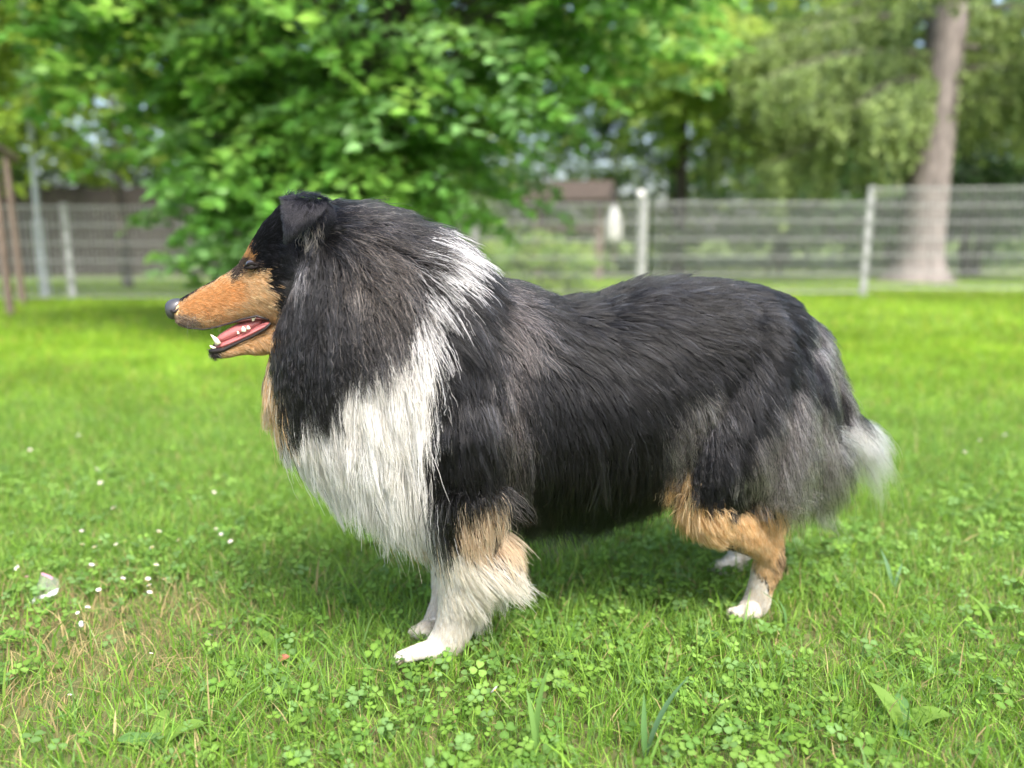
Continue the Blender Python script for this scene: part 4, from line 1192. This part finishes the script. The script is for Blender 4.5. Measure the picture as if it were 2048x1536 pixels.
RN = unit(BN[TR[ti, 0]] * (1 - b1 - b2)[:, None] + BN[TR[ti, 1]] * b1[:, None] + BN[TR[ti, 2]] * b2[:, None])
HUV = side_uv(R0)
HF = comb(HUV)
PV = R0 + (np.stack([HF[:, 0], np.zeros(NS), -HF[:, 1]], 1) / np.linalg.norm(HF[:, :2], axis=1, keepdims=True)) * (HF[:, 2] / 1000 * .55)[:, None]
PV[:, 1] = R0[:, 1]
HC, HREG, HPICK, VUV = coat(PV, 5)
under = (RN[:, 2] < -.25) & (HUV[:, 0] > 985) & (HUV[:, 0] < 1330) & (R0[:, 2] > .2) & (np.abs(R0[:, 1]) < .13)
HC[under] = np.array(BLACK) * rng.uniform(.8, 3.0, (under.sum(), 1)); HREG[under] = -1
far = (R0[:, 1] > 0) & (R0[:, 2] < .2)


def grow(R0, RN, HF, K, clump=0.55, clump_n=14, seed=1):
    """strand point array (n, K, 3)"""
    r = np.random.default_rng(seed); n = len(R0)
    cd = np.stack([HF[:, 0], np.zeros(n), -HF[:, 1]], 1)
    wob = np.stack([vnoise(R0, 24, 8) - .5, vnoise(R0, 24, 9) - .5, vnoise(R0, 24, 10) - .5], 1)
    fly = (r.random(n) < .05)[:, None]
    cd = unit(cd) + wob * .6 + r.normal(0, .12, (n, 3)) * (1 + 1.6 * fly)
    tang = cd - RN * (cd * RN).sum(1, keepdims=True)
    tl_ = np.linalg.norm(tang, axis=1, keepdims=True)
    tang = tang / np.maximum(tl_, .35)
    L_ = HF[:, 2] / 1000 * r.uniform(.6, 1.12, n) * np.where((r.random(n) < .10) & (HF[:, 2] > 40), r.uniform(1.15, 1.55, n), 1); lift = (HF[:, 3] + np.clip(.16 - HF[:, 2] * .008, 0, .16)) * r.uniform(.6, 1.5, n); grav = HF[:, 5]
    P = np.empty((n, K, 3)); P[:, 0] = R0 - RN * np.minimum(.001, L_ * .03)[:, None]
    for k in range(1, K):
        s = k / (K - 1)
        d = unit(tang + RN * (lift * 2.2 * (1 - s) + lift * .15)[:, None] + np.array([0, 0, -1.0]) * (grav * s * 1.6)[:, None])
        P[:, k] = P[:, k - 1] + d * (L_ / (K - 1))[:, None]
    # locks: tips drawn towards a neighbour strand
    nc = max(1, n // clump_n)
    ci = r.choice(n, nc, replace=False)
    kd = kdtree.KDTree(nc)
    for i, c in enumerate(R0[ci]): kd.insert(c, i)
    kd.balance()
    near = np.array([kd.find(c)[1] for c in R0.tolist()])
    lead = ci[near]
    s = np.linspace(0, 1, K)[None, :, None] ** 1.3
    ok = (np.linalg.norm(R0 - R0[lead], axis=1) < .02)[:, None, None]
    P = P + (P[lead] - P) * s * clump * ok * r.uniform(.3, 1.2, (n, 1, 1))
    # waviness, shared by a lock, plus a little of its own
    amp = HF[:, 4] * .72 / 1000
    ph = r.uniform(0, 6.28, nc)[near] + r.normal(0, .7, n); wl = r.uniform(.014, .026, nc)[near]
    arc = np.linspace(0, 1, K)[None, :] * L_[:, None]
    side = unit(np.cross(RN, tang)); w_ = arc / wl[:, None] * 6.283 + ph[:, None]
    env = np.linspace(0, 1, K)[None, :] ** .7
    a_ = (amp * r.uniform(.2, 1.1, n))[:, None] * env * .7
    P = P + side[:, None, :] * (a_ * np.sin(w_))[..., None] + RN[:, None, :] * (a_ * .6 * np.cos(w_ * .9))[..., None]
    return P, lead


def hair_obj(name, P, rad_mm, colr, parent, tip=.35, mat=None, colt=None):
    n, K = P.shape[:2]
    hc = bpy.data.hair_curves.new(name)
    hc.add_curves([K] * n)
    hc.position_data.foreach_set('vector', np.ascontiguousarray(P, np.float32).ravel())
    prof = np.interp(np.linspace(0, 1, K), [0, .25, .7, 1], [.8, 1, .85, tip])
    rr = (rad_mm / 1000)[:, None] * prof[None]
    a = hc.attributes.get('radius') or hc.attributes.new('radius', 'FLOAT', 'POINT')
    a.data.foreach_set('value', rr.astype(np.float32).ravel())
    c = np.ones((n, K, 4), np.float32)
    if colt is None: c[..., :3] = colr[:, None]
    else:
        s = (np.linspace(0, 1, K) ** 1.2)[None, :, None]; c[..., :3] = colr[:, None] * (1 - s) + colt[:, None] * s
    a = hc.attributes.new('col', 'FLOAT_COLOR', 'POINT'); a.data.foreach_set('color', c.ravel())
    hc.materials.append(mat or M_hair)
    o = bpy.data.objects.new(name, hc); COL.objects.link(o)
    if parent: o.parent = parent
    return o


RN_NAMES = [q[0] for q in REG]
lenm = HF[:, 2]
which = np.full(NS, 'coat_fur', dtype=object)
def setp(nm, regs):
    which[np.isin(HREG, [RN_NAMES.index(q) for q in regs])] = nm
which[HUV[:, 0] < 560] = 'face_fur'
mz = poly_sd(HUV, [(548, 480), (600, 470), (640, 395), (720, 380), (860, 430), (900, 520), (860, 700), (800, 760), (650, 880), (540, 900), (552, 600)]) > 0
which[mz] = 'mane'
setp('mane', ['mane_grey', 'mane_grey2', 'wisp'])
setp('face_fur', ['face', 'muzzle', 'whisker', 'jaw', 'chin', 'brow', 'eye_dark', 'bridge'])
setp('chest_fur', ['chest_white', 'throat', 'throat_white']); setp('collar_fur', ['collar', 'collar_dark'])
setp('foreleg_fur', ['fore_tan', 'fore_white']); setp('hindleg_fur', ['hind_tan', 'hind_white', 'hind_dark'])
setp('breeches', ['breeches']); setp('tail_fur', ['tail_grey', 'tail_tip'])
which[far & (R0[:, 0] < .12)] = 'foreleg_fur'; which[far & (R0[:, 0] >= .12)] = 'hindleg_fur'
for i, nm in enumerate(['face_fur', 'mane', 'chest_fur', 'collar_fur', 'coat_fur', 'foreleg_fur', 'hindleg_fur', 'breeches', 'tail_fur']):
    idx = np.nonzero(which == nm)[0]
    if not len(idx): continue
    short = idx[lenm[idx] < 20]; long_ = idx[lenm[idx] >= 20]
    K = 5 if nm == 'face_fur' else 10
    h = HF[idx].copy()
    P, lead = grow(R0[idx], RN[idx], h, K, clump={'face_fur': .25, 'foreleg_fur': .5, 'hindleg_fur': .4, 'chest_fur': .78}.get(nm, .72), clump_n={'chest_fur': 40, 'mane': 30, 'breeches': 30, 'coat_fur': 26}.get(nm, 16), seed=20 + i)
    rad = h[:, 6] * rng.uniform(.6, 1.05, len(idx))
    lv = np.exp(rng.normal(0, 1, len(idx)) * (.42 if nm in ('coat_fur', 'mane') else .07))[lead][:, None]
    c = np.clip(HC[idx] * lv, .003, .85)
    pk = HPICK[idx] & ~np.isin(HREG[idx], [RN_NAMES.index(q) for q in ('face', 'muzzle', 'jaw', 'chest_white')])
    hair_obj(nm, P, rad, c, dog, mat=M_pale if nm in ('chest_fur', 'collar_fur', 'foreleg_fur', 'hindleg_fur', 'face_fur') else M_hair)

# ---- features of the head
M_nose = plain('nose_leather', (.05, .052, .06), .36, .6, scale=500, var=.45)
M_lip = plain('lip_skin', (.018, .014, .014), .55, .35, scale=120)
M_pinkm = plain('tongue_flesh', (.50, .17, .17), .35, .5, scale=90, var=.7, sss=.3)
M_gum = plain('gum_flesh', (.52, .17, .17), .28, .6, scale=140, var=.5, sss=.2)
M_tooth = plain('tooth_enamel', (.80, .74, .58), .25, .6, var=.85)
M_eye = plain('eye', (.02, .012, .006), .05, .8, coat=1)
M_lid = plain('eyelid_skin', (.012, .010, .010), .85, .1)
M_earskin = plain('ear_skin', (.010, .009, .009), .9, .05)
M_claw = plain('claw', (.36, .28, .20), .4, .5)


def loft_obj(name, secs, mat, parent, n=16, pw=1.0, sub=1):
    o = bm_obj(name, loft(secs, n, pw), mat, parent, True)
    if sub:
        s_ = o.modifiers.new('s', 'SUBSURF'); s_.levels = sub; s_.render_levels = sub
    return o


# nose: rounded pad with comma nostrils
nb = loft([(330, 610, 331, 626, .006), (333, 603, 335, 635, .0115), (341, 598, 343, 640, .0145), (350, 596, 351, 640, .0152), (358, 596, 359, 626, .0135), (364, 598, 364, 612, .009)], 20)
nose = bm_obj('nose', nb, M_nose, dog, True); s_ = nose.modifiers.new('s', 'SUBSURF'); s_.levels = 2; s_.render_levels = 2
for sg in (-1, 1):
    bm = bmesh.new()
    pts = [Vector(LP(*q)) for q in ((342, 621, sg * .0135), (349, 624, sg * .0158), (356, 619, sg * .0152), (360, 612, sg * .0135))]
    tube_bm(bm, pts, [.0018, .0024, .0018, .0008], 8)
    bm_obj('nostril', bm, M_lip, nose, True)
# lips
for sg in (-1, 1):
    bm = bmesh.new()
    pts = [Vector(LP(u, v, sg * t)) for (u, v, t) in ((421, 703, .006), (430, 702, .0125), (446, 700, .0165), (475, 686, .0205), (506, 672, .0265), (532, 657, .032), (541, 646, .034))]
    tube_bm(bm, pts, [.0036, .0042, .0030, .0020, .0019, .0020, .0012], 8)
    bm_obj('lip', bm, M_lip, dog, True)
    bm = bmesh.new()
    pts = [Vector(LP(u, v, sg * t)) for (u, v, t) in ((357, 647, .012), (378, 656, .0185), (405, 659, .022), (430, 655, .0245), (458, 647, .0272), (486, 638, .031), (514, 632, .0345), (538, 640, .035))]
    tube_bm(bm, pts, [.0006, .0008, .0010, .0011, .0012, .0015, .0017, .0014], 8)
    bm_obj('lip', bm, M_lip, dog, True)
# gums and mouth lining along the lower jaw, tongue above
loft_obj('gum', [(428, 690, 429, 698, .008), (445, 682, 446, 697, .0145), (470, 671, 473, 686, .019), (500, 655, 503, 673, .0255), (525, 640, 529, 660, .031), (540, 636, 542, 650, .030)], M_gum, dog)
loft_obj('tongue', [(432, 674, 434, 686, .006), (448, 661, 450, 684, .0125), (470, 648, 472, 676, .016), (495, 638, 498, 664, .019), (525, 630, 528, 650, .022)], M_pinkm, dog)
loft_obj('palate', [(470, 640, 470, 647, .018), (495, 632, 496, 641, .024), (520, 626, 523, 640, .028), (540, 628, 542, 642, .029)], plain('mouth_roof', (.10, .03, .03), .4), dog)


def tooth(base, tip, r, parent=dog):
    bm = bmesh.new()
    a, b = Vector(LP(*base)), Vector(LP(*tip))
    bend = Vector((0.12 * (b - a).length, 0, 0))
    tube_bm(bm, [a, a.lerp(b, .5) + bend * .6, a.lerp(b, .85) + bend * .3, b], [r, r * .72, r * .36, r * .06], 10)
    bm_obj('tooth', bm, M_tooth, parent, True)


for sg in (-1, 1):
    tooth((437, 688, sg * .012), (421, 669, sg * .014), .0046)
    tooth((428, 697, sg * .006), (419, 691, sg * .006), .0032)
    tooth((431, 697, sg * .009), (421, 694, sg * .0095), .0030)
    tooth((477, 668, sg * .0195), (474, 662, sg * .020), .0022)
    tooth((488, 663, sg * .0225), (485, 652, sg * .0232), .0040)
    tooth((497, 658, sg * .0252), (495, 651, sg * .0258), .0034)
    tooth((507, 634, sg * .029), (505, 643, sg * .0293), .0036)
# eyes, almost closed
for sg in (-1, 1):
    c = LP(503, 532, sg * .0375)
    bm = bmesh.new(); bmesh.ops.create_uvsphere(bm, u_segments=16, v_segments=12, radius=.0085, matrix=__import__('mathutils').Matrix.Translation(Vector(c)))
    eye = bm_obj('eye', bm, M_eye, dog, True)
    for up in (-1, 1):
        bm = bmesh.new()
        pts = [Vector(LP(503 + du, 532 + dv * 1.0, sg * tt)) for (du, dv, tt) in ((-14, 3, .040), (-7, -3 * up if up > 0 else 4, .0445), (1, -5 if up > 0 else 4, .0470), (9, -3.5 if up > 0 else 2, .0475), (15, -1, .046))]
        tube_bm(bm, pts, [.0014, .0022, .0024, .0020, .001], 8)
        bm_obj('eyelid', bm, M_lid, eye, True)

# ears: folded shells, near one and its twin
def ear(sg):
    rows = [
        [(603, 490, .046), (620, 492, .060), (645, 490, .064), (668, 482, .056)],
        [(588, 455, .050), (608, 458, .068), (640, 455, .074), (668, 450, .060)],
        [(574, 420, .054), (600, 425, .066), (640, 425, .078), (667, 428, .064)],
        [(572, 400, .060), (598, 397, .066), (632, 397, .074), (657, 402, .068)],
        [(572, 399, .072), (596, 396, .079), (628, 399, .085), (650, 405, .078)],
        [(571, 415, .082), (592, 417, .090), (618, 418, .093), (640, 420, .088)],
        [(572, 440, .088), (586, 442, .094), (602, 441, .096), (620, 440, .092)],
        [(574, 460, .090), (581, 461, .093), (590, 459, .095), (600, 456, .093)],
        [(575, 474, .089), (577, 475, .090), (579, 474, .091), (582, 472, .090)]]
    V = [LP(u, v, sg * t) for r_ in rows for (u, v, t) in r_]
    V = [Vector(q) for q in V]
    Fq = [(i * 4 + j, i * 4 + j + 1, i * 4 + j + 5, i * 4 + j + 4) for i in range(8) for j in range(3)]
    o = mesh_obj('ear', [tuple(v) for v in V], Fq, M_lid, dog, True)
    o.data.materials.clear(); o.data.materials.append(M_earskin)
    s1 = o.modifiers.new('t', 'SOLIDIFY'); s1.thickness = .004; s1.offset = 0
    s2 = o.modifiers.new('s', 'SUBSURF'); s2.levels = 2; s2.render_levels = 2
    # short fur over the shell, longer along its rear rim
    G = np.array([LP(u, v, sg * t) for r_ in rows for (u, v, t) in r_]).reshape(9, 4, 3)
    def fine(A, k, ax):
        A = np.moveaxis(A, ax, 0); m_ = len(A); t = np.linspace(0, m_ - 1, (m_ - 1) * k + 1); i = np.minimum(t.astype(int), m_ - 2); f = (t - i).reshape(-1, 1, 1)
        p0, p1, p2, p3 = A[np.maximum(i - 1, 0)], A[i], A[i + 1], A[np.minimum(i + 2, m_ - 1)]
        return np.moveaxis(.5 * (2 * p1 + (p2 - p0) * f + (2 * p0 - 5 * p1 + 4 * p2 - p3) * f ** 2 + (3 * p1 - p0 - 3 * p2 + p3) * f ** 3), 0, ax)
    G = fine(fine(G, 4, 0), 4, 1)
    GN = unit(np.cross(np.gradient(G, axis=0), np.gradient(G, axis=1))); GN = GN * np.sign(GN[..., 1:2] * sg)
    n = 9000 if sg < 0 else 2500
    r = np.random.default_rng(50 + sg)
    a, b = r.uniform(0, 31.999, n), r.uniform(0, 11.999, n)
    i, j = a.astype(int), b.astype(int); fa, fb = (a - i)[:, None], (b - j)[:, None]
    P0 = G[i, j] * (1 - fa) * (1 - fb) + G[i + 1, j] * fa * (1 - fb) + G[i, j + 1] * (1 - fa) * fb + G[i + 1, j + 1] * fa * fb
    N = GN[i, j]
    top = i >= 15
    P0 = P0 + N * .002
    hf = np.zeros((n, 7)); hf[:, 0] = np.where(top, -.35, .3); hf[:, 1] = np.where(top, .9, .9); hf[:, 2] = np.where(top, 10, 15); hf[:, 3] = .22; hf[:, 4] = np.where(top, .2, 1.5); hf[:, 6] = .26
    Pp, _ = grow(P0, N, hf, 6, .2, 10, 60)
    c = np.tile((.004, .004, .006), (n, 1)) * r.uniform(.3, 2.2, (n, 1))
    c[top & (r.random(n) < .12 + .25 * (a > 25))] = (.06, .06, .07)  # paler strands on the flap paint a sunlit sheen into the fur colour
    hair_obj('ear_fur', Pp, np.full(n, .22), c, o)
    # pale tufts out of the ear opening
    n = 46
    P0 = np.array(LP(622, 462, sg * .078)) + r.normal(0, 1, (n, 3)) * np.array([.008, .003, .010])
    N = np.tile((0, sg * 1.0, 0), (n, 1))
    hf = np.zeros((n, 7)); hf[:, 0] = r.normal(.0, .3, n); hf[:, 1] = .8; hf[:, 2] = r.uniform(18, 42, n); hf[:, 3] = .25; hf[:, 4] = 4.5; hf[:, 5] = .1; hf[:, 6] = .3
    Pp, _ = grow(P0, N, hf, 10, .8, 26, 61)
    hair_obj('ear_tuft', Pp, np.full(n, .22), np.tile((.36, .28, .19), (n, 1)) * r.uniform(.7, 1.2, (n, 1)), o)


ear(-1); ear(1)
# claws
for pts in ([(807, 1322, -.072), (793, 1324, -.0545), (796, 1326, -.0365), (815, 1325, -.019)], [(833, 1274, .004), (827, 1274, .018), (828, 1274, .034), (836, 1273, .048)],
            [(1468, 1234, -.080), (1461, 1236, -.067), (1462, 1237, -.053), (1470, 1236, -.041)], [(1431, 1143, .115), (1426, 1144, .129), (1428, 1144, .143), (1435, 1143, .156)]):
    for (u, v, t) in pts:
        a = Vector(LP(u + 6, v - 4, t)); bm = bmesh.new()
        tube_bm(bm, [a, a + Vector((-.008, 0, -.003)), a + Vector((-.014, 0, -.009))], [.0034, .0026, .0006], 8)
        bm_obj('claw', bm, M_claw, dog, True)

# whiskers
wr_ = []
r = np.random.default_rng(70)
for sg in (-1, 1):
    for k in range(11):
        u, v = 372 + 7.5 * k + r.uniform(-4, 4), 628 + r.uniform(-5, 12)
        p0 = LP(u, v, sg * (.0195 + .00006 * (u - 372))); ln = r.uniform(.02, .045)
        dv = unit(np.array([r.uniform(-.25, .7), sg * r.uniform(.5, 1.1), r.uniform(-.9, .1)]))
        wr_.append([p0 + dv * ln * s + np.array([0, 0, -1.0]) * ln * .35 * s * s for s in np.linspace(0, 1, 6)])
hair_obj('whiskers', np.array(wr_), np.full(len(wr_), .16), np.tile((.02, .02, .02), (len(wr_), 1)), dog, tip=.1)
